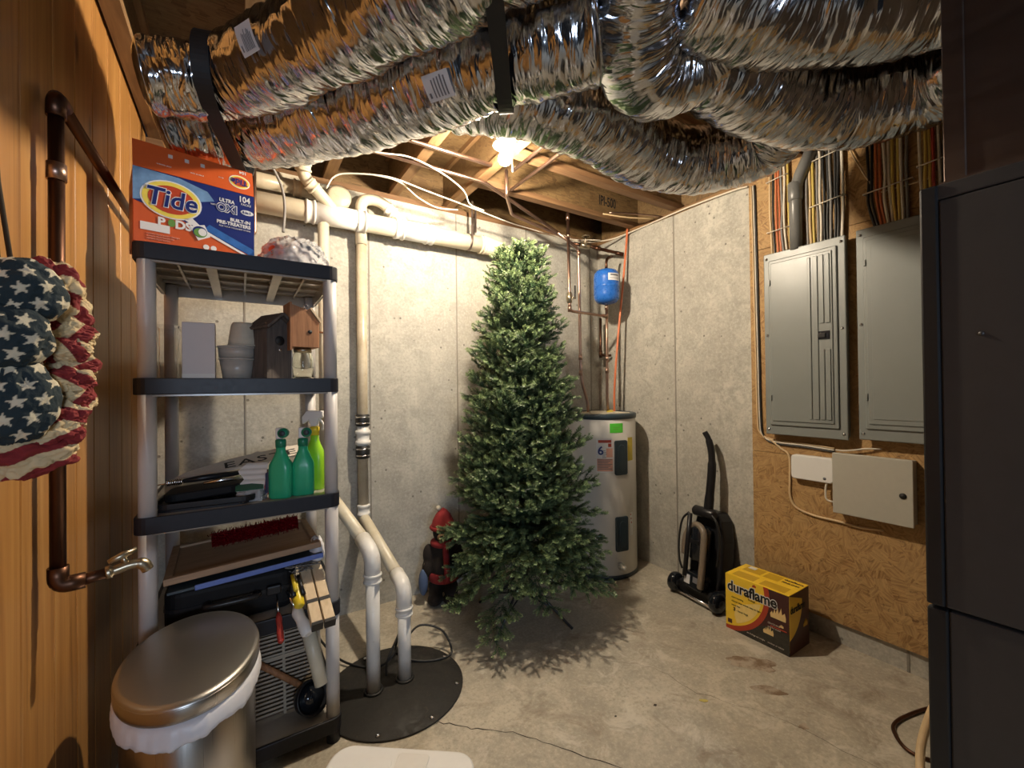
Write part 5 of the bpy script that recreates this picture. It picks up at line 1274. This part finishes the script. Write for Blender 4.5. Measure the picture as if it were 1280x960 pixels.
et = T('expansion_tank', 'small blue pressure expansion tank hanging above the water heater', 'tank', (TXX, yh, 2.038))
P('shell', MB().lathe([(0.012, 2.038), (0.03, 2.042), (0.075, 2.056), (0.095, 2.081), (0.100, 2.116), (0.100, 2.171), (0.1015, 2.174), (0.1015, 2.182), (0.100, 2.185), (0.100, 2.246), (0.095, 2.281), (0.075, 2.306), (0.03, 2.320), (0.012, 2.323)], (TXX, yh, 0), 36), 'tank_blue', et, world=True)
def on_cyl(cx, cy, r, a0, a1, z0, z1, n=8):
    vs = []; fs = []
    for i in range(n+1):
        a = a0 + (a1-a0)*i/n
        for z_ in (z0, z1): vs.append((cx+r*math.cos(a), cy+r*math.sin(a), z_))
    for i in range(n): fs.append((2*i, 2*i+2, 2*i+3, 2*i+1))
    return vs, fs
mb = MB(); mb.add(*on_cyl(TXX, yh, 0.1018, R_(-128), R_(-66), 2.211, 2.266), True); elb = P('label', mb, 'label_white', et, world=True)
mb = MB(); mb.add(*on_cyl(TXX, yh, 0.1022, R_(-118), R_(-78), 2.246, 2.259), True); P('print', mb, 'ink_grey', elb, world=True)
mb = MB(); mb.add(*on_cyl(TXX, yh, 0.1022, R_(-122), R_(-74), 2.226, 2.230), True); P('print', mb, 'ink_grey', elb, world=True)
P('stub', MB().tube(fillet([(TXX, yh, 2.318), (TXX, yh, 2.40), (2.52, yh+0.02, 2.44)], 0.04), 0.011, 12), 'copper_dark', et, world=True)
hd = pipe_thing('copper_pipe', 'old dark copper header pipe with a valve in the back corner', [(2.30, 2.66, 2.57), (2.42, 2.62, 2.56), (2.655, 2.45, 2.48)], 0.013, 'copper_dark', [((2.47, 2.585, 2.543), (2.51, 2.555, 2.53)), ((2.61, 2.483, 2.495), (2.66, 2.447, 2.478))])
vb = P('gate_valve', MB().tube([(2.36, 2.64, 2.565), (2.44, 2.607, 2.553)], [0.024, 0.024], 12), 'brass_dull', hd, world=True); P('bonnet', MB().tube([(2.40, 2.62, 2.56), (2.40, 2.615, 2.61), (2.40, 2.61, 2.64)], [0.022, 0.014, 0.006], 10), 'brass_dull', vb, world=True)
P('hand_wheel', MB().tube([(2.40+0.03*math.cos(a), 2.61+0.03*math.sin(a), 2.632) for a in [2*math.pi*k/16 for k in range(16)]], 0.005, 6, closed=True), 'brass_dull', vb, world=True)
pipe_thing('relief_tube', 'orange flexible tube hanging from the joists to the heater top', [(2.682, 2.42, 2.685), (2.66, 2.42, 2.50), (2.625, 2.42, 2.25), (2.59, 2.42, 2.02), (2.535, 2.42, 1.62), (2.508, 2.42, 1.35), (2.505, 2.42, 1.19)], 0.0085, 'pex_orange', fl=0)
o = pipe_thing('drain_stub', 'short dark pipe with shut-off valve on the corner wall behind the heater', [(2.60, 2.66, 1.98), (2.60, 2.66, 1.66), (2.68, 2.62, 1.66)], 0.011, 'copper_dark', [((2.60, 2.66, 1.70), (2.60, 2.66, 1.64))])

# ceiling copper supply lines
for lab, a, b in (('copper supply line crossing under the joists behind the bulb, nearer of two', (0.30, 2.105, 2.672), (1.22, 2.105, 2.672)), ('copper supply line crossing under the joists toward the corner, farther of two', (0.30, 2.303, 2.672), (1.98, 2.46, 2.54))):
    pipe_thing('copper_line', lab, [a, (b[0]-0.7, a[1], 2.672) if b[1] > 2.4 else ((a[0]+b[0])/2, a[1], 2.672), b], 0.011, 'copper', fl=0.05)
for lab, x, y1 in (('short copper branch line right of the bulb, nearer the bulb', 1.361, 2.10), ('short copper branch line right of the bulb, farther from the bulb', 1.482, 2.31)):
    pipe_thing('copper_line', lab, [(x, 1.35, 2.676), (x, (1.35+y1)/2, 2.676), (x, y1, 2.676)], 0.010, 'copper', fl=0.05)
pipe_thing('copper_line', 'copper drop line with an elbow running to the back corner', [(1.328, 2.12, 2.68), (1.328, 2.12, 2.53), (1.53, 2.38, 2.55), (2.0, 2.52, 2.56), (2.30, 2.66, 2.57)], 0.010, 'copper', fl=0.03)
pipe_thing('copper_line', 'thin copper drop pipe left above the wrapped bundle', [(0.06, 2.42, 2.66), (0.06, 2.42, 2.16), (-0.30, 2.46, 2.15)], 0.010, 'copper', fl=0.02)
def cable(label, pts, r=0.0045, mat='cable_white', name='cable'):
    o = P(name, MB().tube(spline(pts, 8), r, 8), mat); tag(o, label, 'cable'); return o
cable('grey cable bending down in front of the drain pipe', [(0.07, 2.42, 2.66), (0.11, 2.45, 2.58), (0.18, 2.50, 2.47), (0.20, 2.52, 2.36), (0.19, 2.50, 2.22)], 0.007, 'cable_grey')
cable('white cable arching over the clean-out toward the corner', [(0.40, 2.50, 2.50), (0.44, 2.49, 2.57), (0.52, 2.47, 2.60), (0.72, 2.40, 2.60), (0.95, 2.42, 2.585), (1.30, 2.48, 2.575), (1.62, 2.53, 2.56), (2.0, 2.62, 2.585), (2.25, 2.64, 2.59), (2.5, 2.55, 2.60)])
cable('white cable looping under the joists left of the bulb', [(0.52, 2.30, 2.66), (0.64, 2.28, 2.66), (0.80, 2.26, 2.67), (1.0, 2.29, 2.645), (1.15, 2.33, 2.60), (1.22, 2.38, 2.55), (1.34, 2.42, 2.55)])
cable('white cable drooping behind the joist left of the drop line', [(0.62, 2.46, 2.62), (0.78, 2.44, 2.61), (0.92, 2.48, 2.56), (1.05, 2.50, 2.535), (1.2, 2.52, 2.56)])
cable('white cable along the top of the right concrete wall', [(2.05, 2.58, 2.60), (2.35, 2.63, 2.585), (2.60, 2.55, 2.62), (2.695, 2.35, 2.655), (2.695, 1.9, 2.665), (2.695, 1.55, 2.655), (2.69, 1.44, 2.64)], 0.006)
cable('reddish cable under the joist by the right wall', [(2.30, 2.25, 2.68), (2.5, 2.15, 2.675), (2.7, 2.1, 2.68)], 0.006, 'copper')
cable('tan cable strung under the joist by the right wall', [(2.28, 2.29, 2.68), (2.45, 2.22, 2.665), (2.68, 2.16, 2.68)], 0.005, 'cable_tan')

# ================================================================== BREAKER PANELS
def screw(par, y, z, x, r=0.008): P('screw', MB().lathe([(r, 0.0), (r*0.9, 0.003), (0.0001, 0.005)], (x, y, z), 12, Matrix(((0, 0, -1), (0, 1, 0), (1, 0, 0)))), 'chrome', par, world=True)
PX = 2.62
def panel(name, label, y0, y1, z0, z1, full):
    t_ = T(name, label, 'breaker panel', (2.655, (y0+y1)/2, z0), group='grey breaker panels')
    P('back_box', MB().box(PX+0.022, 2.691, y0+0.012, y1-0.012, z0+0.012, z1-0.012), 'panel_grey', t_, world=True)
    P('cover', MB().box(PX+0.008, PX+0.024, y0, y1, z0, z1), 'panel_grey', t_, world=True, bevel=0.005, seg=3)
    P('raised_frame', MB().box(PX-0.002, PX+0.009, y0+0.035, y1-0.030, z0+0.055, z1-0.045), 'panel_grey', t_, world=True, bevel=0.007, seg=3)
    dy0, dy1 = y0+0.055, y1-0.045
    dr_ = P('door', MB().box(PX-0.008, PX-0.001, dy0, dy1, z0+0.080, z1-0.065), 'panel_grey_emboss', t_, world=True, bevel=0.004)
    w_ = dy1-dy0
    if full:
        for f0, f1, za, zb in ((0.03, 0.10, z0+0.10, z1-0.55*(z1-z0)), (0.12, 0.19, z0+0.10, z1-0.55*(z1-z0)), (0.21, 0.28, z0+0.10, z1-0.08), (0.03, 0.10, z1-0.42*(z1-z0), z1-0.08), (0.12, 0.19, z1-0.42*(z1-z0), z1-0.08), (0.32, 0.37, z0+0.10, z1-0.08)):
            P('rib', MB().box(PX-0.0135, PX-0.008, dy0+f0*w_, dy0+f1*w_, za, zb), 'panel_grey_emboss', dr_, world=True, bevel=0.003)
        zl = z0 + 0.47*(z1-z0)+0.03
        lt = P('latch', MB().box(PX-0.012, PX-0.0075, dy0+0.012, dy0+0.085, zl, zl+0.045), 'black_gloss', dr_, world=True, bevel=0.002)
        P('latch_tab', MB().box(PX-0.017, PX-0.012, dy0+0.03, dy0+0.065, zl+0.010, zl+0.034), 'black_plastic', lt, world=True, bevel=0.002)
    else:
        P('rib', MB().box(PX-0.011, PX-0.008, dy0+0.02, dy1-0.02, z0+0.105, z1-0.09), 'panel_grey_emboss', dr_, world=True, bevel=0.003)
    for yy in (y0+0.018, y1-0.018):
        for zz in (z0+0.03, (z0+z1)/2+0.05, z1-0.03): screw(t_, yy, zz, PX+0.008)
    P('hinge_tab', MB().box(PX-0.012, PX-0.002, dy1+0.002, dy1+0.010, z0+0.20, z0+0.23), 'panel_grey', t_, world=True); P('hinge_tab', MB().box(PX-0.012, PX-0.002, dy1+0.002, dy1+0.010, z1-0.19, z1-0.16), 'panel_grey', t_, world=True)
    return t_
panel('breaker_panel', 'grey breaker panel with ribbed door and black latch by the concrete wall', 0.917, 1.323, 1.105, 2.165, True)
panel('breaker_panel', 'plain grey breaker panel partly hidden by the furnace', 0.470, 0.872, 1.115, 2.170, False)

def bundle(label, specs, ties, base):
    t_ = T('cable_bundle', label, 'cables', base, group='cable bundles above the panels')
    for y0, y1, yb, mat, r in specs:
        rn_ = random.Random(int(y0*1000)); x = 2.675 - rn_.uniform(0, 0.012)
        P('cable', MB().tube(spline([(x, y1, 2.69), (x, y1+rn_.uniform(-.004, .004), 2.58), (x, (y0+y1)/2+rn_.uniform(-.004, .004), 2.42), (x, y0+rn_.uniform(-.003, .003), 2.30), (x-0.002, yb, 2.15)], 6), r, 8), mat, t_, world=True)
    for y0, y1, z0, z1 in ties:
        P('cable_strap', MB().tube([(2.690, y0-0.004, z0), (2.656, y0, z0), (2.656, y1, z1), (2.690, y1+0.004, z1)], 0.0032, 6), 'cable_white', t_, world=True)
seq = lambda y0, dy, mats, yb0, dyb, r=0.0062: [(y0-dy*i, y0-dy*i+0.002, yb0-dyb*i, mt, r) for i, mt in enumerate(mats)]
bundle('bundle of black, orange and white cables left of the grey conduit', seq(1.300, 0.0165, ['cable_tan', 'cable_black', 'cable_orange', 'cable_orange', 'cable_grey', 'cable_white', 'cable_yellow'], 1.292, 0.017), [(1.315, 1.185, 2.30, 2.305), (1.315, 1.2, 2.60, 2.61)], (2.68, 1.25, 2.17))
bundle('bundle of mostly black and white cables right of the grey conduit', seq(1.105, 0.0165, ['cable_grey', 'cable_tan', 'cable_yellow', 'cable_grey', 'cable_white', 'cable_black', 'cable_black', 'cable_grey', 'cable_black', 'cable_black', 'cable_white'], 1.10, 0.0155, 0.0068), [(1.09, 0.925, 2.37, 2.385), (1.075, 0.92, 2.62, 2.63)], (2.68, 1.02, 2.17))
bundle('bundle of red, white and yellow cables above the right panel', seq(0.830, 0.0165, ['cable_black', 'cable_black', 'cable_orange', 'cable_orange', 'cable_white', 'cable_white', 'cable_yellow', 'cable_yellow', 'cable_white', 'cable_grey'], 0.80, 0.013), [(0.85, 0.66, 2.35, 2.36)], (2.68, 0.75, 2.17))
bundle('bundle of yellow and red cables beside the dark plenum', seq(0.635, 0.016, ['cable_white', 'cable_yellow', 'cable_yellow', 'cable_red', 'cable_white', 'cable_black'], 0.62, 0.013), [(0.645, 0.53, 2.40, 2.41)], (2.68, 0.60, 2.17))
cable('thin tan cable slanting across the sheet between the cable bundles', [(2.672, 0.93, 2.68), (2.672, 0.88, 2.54), (2.672, 0.80, 2.36), (2.672, 0.74, 2.34), (2.672, 0.60, 2.335)], 0.004, 'cable_tan')
cd = T('conduit', 'grey plastic conduit rising out of the left breaker panel', 'pipe', (2.655, 1.155, 2.16))
P('tube', MB().tube(fillet([(2.650, 1.155, 2.155), (2.650, 1.155, 2.52), (2.66, 1.08, 2.68)], 0.08), 0.031, 20), 'pvc_grey', cd, world=True)
P('bell', MB().tube([(2.650, 1.155, 2.43), (2.650, 1.155, 2.44), (2.650, 1.155, 2.53), (2.650, 1.154, 2.535)], [0.031, 0.037, 0.037, 0.031], 20), 'pvc_grey', cd, world=True)
for k, (dy, m_) in enumerate(((0.0, 'cable_tan'), (0.012, 'cable_white'), (0.022, 'cable_black'))):
    cable(('tan', 'white', 'black')[k] + ' cable running down the edge of the sheet beside the left panel', [(2.684, 1.418-dy, 2.63), (2.684, 1.412-dy, 2.2), (2.684, 1.405-dy, 1.6), (2.684, 1.40-dy, 1.2), (2.684, 1.385-dy, 1.10-0.01*k), (2.684, 1.30, 1.065-0.01*k), (2.684, 1.15, 1.06-0.01*k), (2.684, 1.0, 1.05-0.01*k)], 0.0042, m_)

# network box and beige cabinet
nb_ = T('network_box', 'white rounded network terminal box below the left breaker panel', 'box', (2.665, 1.10, 0.86))
P('shell', MB().poly(rrect(-0.103, 0.103, 0, 0.135, 0.018), 0.042, frame((2.692, 1.098, 0.862), (0, -1, 0), (0, 0, 1))), 'white_plastic', nb_, world=True, bevel=0.006, seg=3)
P('logo_dot', MB().lathe([(0.0001, 0), (0.008, 0), (0.0001, 0.001)], (2.6495, 1.035, 0.885), 12, Matrix(((0, 0, -1), (0, 1, 0), (1, 0, 0)))), 'ink_grey', nb_, world=True)
bb = T('metal_cabinet', 'beige metal cabinet with a black lock beside the white network box', 'cabinet', (2.66, 0.83, 0.725))
P('body', MB().box(2.635, 2.692, 0.672, 0.984, 0.728, 1.030), 'beige_metal', bb, world=True, bevel=0.003)
dd = P('door', MB().box(2.620, 2.634, 0.668, 0.988, 0.722, 1.036), 'beige_metal', bb, world=True, bevel=0.003)
P('lock', MB().lathe([(0.014, 0), (0.013, 0.004), (0.0001, 0.006)], (2.620, 0.705, 0.865), 16, Matrix(((0, 0, -1), (0, 1, 0), (1, 0, 0)))), 'ink_black', dd, world=True)
cable('white cable looping from the network box to the beige cabinet', [(2.664, 1.03, 0.865), (2.660, 1.035, 0.82), (2.66, 1.03, 0.775), (2.665, 1.0, 0.765), (2.668, 0.975, 0.765)], 0.005)
cable('tan cable running from below the left panel around to the beige cabinet', [(2.684, 1.33, 1.07), (2.684, 1.27, 1.02), (2.684, 1.225, 0.98), (2.684, 1.222, 0.85), (2.684, 1.222, 0.75), (2.684, 1.19, 0.69), (2.684, 1.10, 0.665), (2.684, 0.98, 0.662), (2.684, 0.90, 0.655), (2.684, 0.80, 0.665)], 0.0062, 'cable_tan')
cable('frayed white wires coming out above the beige cabinet', [(2.66, 0.985, 1.045), (2.668, 0.95, 1.045), (2.67, 0.90, 1.055), (2.67, 0.86, 1.065), (2.684, 0.80, 1.07)], 0.004)

# ================================================================== VACUUM CLEANER
vc = T('vacuum_cleaner', 'black upright vacuum cleaner with taupe hose leaning by the concrete wall', 'vacuum', (2.50, 1.69, 0), R_(-7))
ln = R_(7.5)
LM = Matrix.Translation((0.0, 0, 0.06)) @ Matrix.Rotation(ln, 4, 'Y')      # body frame, z up the body, -x = viewer side
mb = MB(); mb.poly([(-0.10, 0.0), (0.10, 0.0), (0.125, 0.12), (0.12, 0.34), (0.095, 0.47), (0.06, 0.515), (-0.06, 0.515), (-0.095, 0.47), (-0.12, 0.34), (-0.125, 0.12)], 0.12, LM @ frame((0.09, 0, 0), (0, 1, 0), (0, 0, 1)) @ TR(0, 0, -0.06)); P('body', mb, 'black_plastic', vc, bevel=0.018, seg=3)
P('dust_bin', MB().tube([LM @ Vector((-0.02, 0.0, z_)) for z_ in (0.20, 0.21, 0.40, 0.42)], [0.05, 0.065, 0.065, 0.05], 18), 'black_gloss', vc)
P('top_grip', MB().tube([LM @ Vector((-0.01, y_, 0.505)) for y_ in (-0.085, -0.07, 0.07, 0.085)], [0.02, 0.034, 0.034, 0.02], 14), 'black_plastic', vc)
P('handle', MB().tube(spline([LM @ Vector(p) for p in ((0.0, -0.02, 0.50), (0.0, -0.022, 0.60), (-0.005, -0.028, 0.78), (-0.012, -0.020, 0.90), (-0.025, 0.0, 0.985), (-0.04, 0.022, 1.03))], 6), [0.030]*7+[0.027]*8+[0.022]*9+[0.018]*7, 14), 'black_plastic', vc)
P('hose', MB().tube(spline([LM @ Vector(p) for p in ((-0.075, -0.065, 0.05), (-0.085, -0.075, 0.16), (-0.08, -0.07, 0.30), (-0.07, -0.055, 0.39), (-0.06, 0.0, 0.425), (-0.06, 0.05, 0.40), (-0.07, 0.08, 0.33), (-0.07, 0.082, 0.22))], 18), [0.019 + 0.0022*(k % 2) for k in range(127)], 14), 'hose_taupe', vc)
P('wand', MB().tube([LM @ Vector((-0.085, 0.052, 0.09)), LM @ Vector((-0.085, 0.047, 0.49))], 0.015, 12), 'black_plastic', vc)
P('cord', MB().tube(spline([LM @ Vector(p) for p in ((-0.07, 0.07, 0.49), (-0.075, 0.115, 0.43), (-0.08, 0.125, 0.30), (-0.08, 0.11, 0.18), (-0.075, 0.085, 0.12))], 6), 0.007, 8), 'rubber_black', vc)
P('cord', MB().tube(spline([LM @ Vector(p) for p in ((-0.03, -0.05, 0.52), (-0.03, -0.11, 0.47), (-0.02, -0.135, 0.36), (-0.02, -0.13, 0.2))], 6), 0.008, 8), 'rubber_black', vc)
P('cord_hook', MB().cbox((0, 0, 0), (0.03, 0.09, 0.03), LM @ TR(-0.07, 0.01, 0.32)), 'black_plastic', vc, bevel=0.006)
P('motor_cover', MB().cbox((0, 0, 0), (0.08, 0.15, 0.10), LM @ TR(-0.04, 0.0, 0.07)), 'black_gloss', vc, bevel=0.015, seg=3)
P('rating_sticker', MB().cbox((0, 0, 0), (0.002, 0.045, 0.055), LM @ TR(-0.082, 0.035, 0.075)), 'label_white', vc)
P('rating_sticker', MB().cbox((0, 0, 0), (0.002, 0.04, 0.035), LM @ TR(-0.082, -0.03, 0.085)), 'ink_grey', vc)
for s_ in (-1, 1):
    wl = P('wheel', MB().lathe([(0.0001, -0.028), (0.045, -0.028), (0.060, -0.018), (0.064, 0.0), (0.060, 0.018), (0.045, 0.028), (0.0001, 0.028)], (-0.035, s_*0.165, 0.066), 26, Matrix(((1, 0, 0), (0, 0, -1), (0, 1, 0)))), 'black_gloss', vc)
    P('hub_cap', MB().lathe([(0.0001, -0.031), (0.025, -0.031), (0.025, 0.031), (0.0001, 0.031)], (-0.035, s_*0.165, 0.066), 20, Matrix(((1, 0, 0), (0, 0, -1), (0, 1, 0)))), 'black_plastic', wl)
P('axle_bar', MB().tube([(-0.055, -0.17, 0.03), (-0.055, 0.17, 0.03)], 0.009, 10), 'chrome', vc)
P('floor_head', MB().poly([(-0.03, -0.165), (0.10, -0.17), (0.155, -0.15), (0.155, 0.15), (0.10, 0.17), (-0.03, 0.165)], 0.085, TR(0, 0, 0.012)), 'black_plastic', vc, bevel=0.02, seg=3)

# ================================================================== FIRELOG CARTON
BW, BH, BD = 0.338, 0.312, 0.215
lb = T('firelog_carton', 'yellow and dark firelog carton on the floor by the sheet wall', 'box', (2.36, 1.426, 0), R_(-90))
# local x runs toward the viewer's right, local y into the wall
P('carton', MB().box(0, BW, 0, BD, 0, BH-0.004), 'dura_maroon', lb, bevel=0.002)
for y0, y1 in ((0.0, BD/2-0.001), (BD/2+0.001, BD)): P('top_flap', MB().box(0, BW, y0, y1, BH-0.004, BH), 'dura_yellow', lb, bevel=0.001)
ff = frame((0, -0.0003, 0), (1, 0, 0), (0, 0, 1)); e = 0.0005
def dp_(name, mat, polys, base=ff, lv=1):
    for p_ in polys: o = P(name, MB().poly(p_, e*lv, base), mat, lb)
    return o
arc = lambda r, a0, a1, cx=-0.02, cy=0.255, n=24: [(cx+r*math.cos(R_(a0+(a1-a0)*k/n)), cy+r*math.sin(R_(a0+(a1-a0)*k/n))) for k in range(n+1)]
def clip(ps, w_=BW, h_=BH): return [(min(w_, max(0.0, x)), min(h_-0.001, max(0.0, y))) for x, y in ps]
dp_('dark_print', 'dura_dark', [[(0.0, 0.0), (BW, 0.0), (BW, 0.11), (0.24, 0.115), (0.17, 0.08), (0.08, 0.06), (0.0, 0.06)]])
dp_('red_print', 'dura_red', [clip([(0, 0.302)] + arc(0.262, 14, -88)[::1] + [(0, 0.0)][:0] + [(0, 0.02)])], lv=2)
dp_('yellow_print', 'dura_yellow', [clip([(0, 0.311)] + arc(0.236, 14, -86) + [(0, 0.03)])], lv=3)
dp_('cream_print', 'dura_cream', [clip([(0.06, 0.15), (0.17, 0.20)] + arc(0.222, -12, -68) + [(0.05, 0.09)])], lv=4)
mb = MB(); text_into(mb, 'duraflame', 0.080, ff @ TR(0.012, 0.222, e*4), bold=0.0058, sx=0.84); P('lettering', mb, 'print_white', lb)
mb = MB(); text_into(mb, 'duraflame', 0.080, ff @ TR(0.012, 0.222, e*6), bold=0.0020, sx=0.84)
P('lettering', mb, 'ink_black', lb)
LT('ink_black', lb, 'firelogs', 0.013, ff @ TR(0.13, 0.205, e*6)); LT('ink_black', lb, '3', 0.026, ff @ TR(0.045, 0.115, e*6), bold=0.001); LT('ink_black', lb, '- hour logs', 0.015, ff @ TR(0.062, 0.116, e*6))
for k, s in enumerate(('clean burning', 'cleaner than wood, easy to light', 'starts fast')): LT('ink_black', lb, s, 0.0125, ff @ TR(0.035, 0.186-0.022*k, e*6))
dp_('dark_patch', 'dura_maroon', [rect(0.012, 0.035, 0.036, 0.058)], lv=5)
def flame(cx, cy, s): return [(cx+s*x, cy+s*y) for x, y in ((-1, 0), (-1.05, 0.5), (-0.8, 0.9), (-0.7, 0.5), (-0.45, 1.3), (-0.35, 0.7), (-0.05, 1.6), (0.1, 0.8), (0.4, 1.7), (0.5, 0.8), (0.85, 1.2), (1.0, 0.5), (0.95, 0))]
dp_('flame_print', 'dura_flame', [flame(0.285, 0.168, 0.038), flame(0.235, 0.068, 0.026), flame(0.30, 0.132, 0.010)], lv=4)
dp_('flame_print', 'dura_red', [flame(0.163, 0.288, 0.010), rect(0.245, 0.118, 0.325, 0.122)], lv=5)
mb = MB()
for k, (x, y, s) in enumerate(((0.232, 0.128, 'CRACKLING'), (0.232, 0.108, 'real fire sound'), (0.12, 0.022, 'six firelogs net weight'), (0.23, 0.022, 'outdoor or indoor'))): LT('sign_white', lb, s, 0.012, ff @ TR(x, y, e*3), sx=0.9)
# right end face
sf = frame((BW+0.0003, 0, 0), (0, 1, 0), (0, 0, 1))
dp_('yellow_print', 'dura_yellow', [clip([(0, 0.308)] + arc(0.175, 5, -88, -0.04, 0.25) + [(0, 0.02)], BD)], sf, 2)
mb = MB(); text_into(mb, 'duraflame', 0.052, sf @ TR(0.008, 0.215, e*5), bold=0.0014, sx=0.76); P('lettering', mb, 'ink_black', lb)
dp_('flame_print', 'dura_gold', [flame(0.17, 0.11, 0.022)], sf, 3)
tf = frame((0, 0, BH+0.0002), (1, 0, 0), (0, 1, 0))
dp_('top_print', 'dura_gold', [rect(0.03, 0.012, 0.15, 0.085), rect(0.18, 0.012, 0.31, 0.085), rect(0.03, 0.12, 0.13, 0.20), rect(0.145, 0.12, 0.225, 0.20)], tf)
dp_('top_print', 'paper_white', [rect(0.04, 0.165, 0.08, 0.20)], tf, 2)
LT('dura_maroon', lb, 'duraflame', 0.024, tf @ TR(0.235, 0.172, e*2), bold=0.0008); LT('dura_maroon', lb, 'FIRELOGS', 0.020, tf @ TR(0.238, 0.135, e*2), bold=0.0005)

# ================================================================== LOWER RIGHT: tubing by the furnace
o = P('drain_tube', MB().tube(spline([(1.98, 0.50, 0.0135), (2.06, 0.515, 0.10), (2.13, 0.49, 0.24), (2.17, 0.44, 0.40), (2.18, 0.38, 0.60)], 8), 0.013, 12), 'cable_tan'); tag(o, 'pale plastic drain tube leaning up beside the furnace', 'tube')
o = P('floor_cord', MB().tube(spline([(2.50, 0.58, 0.008), (2.41, 0.61, 0.008), (2.27, 0.64, 0.008), (2.19, 0.63, 0.008), (2.12, 0.57, 0.008), (2.14, 0.50, 0.008), (2.22, 0.44, 0.008)], 8), 0.007, 8), 'copper_dark'); tag(o, 'brown looped cord on the floor beside the furnace', 'cord')
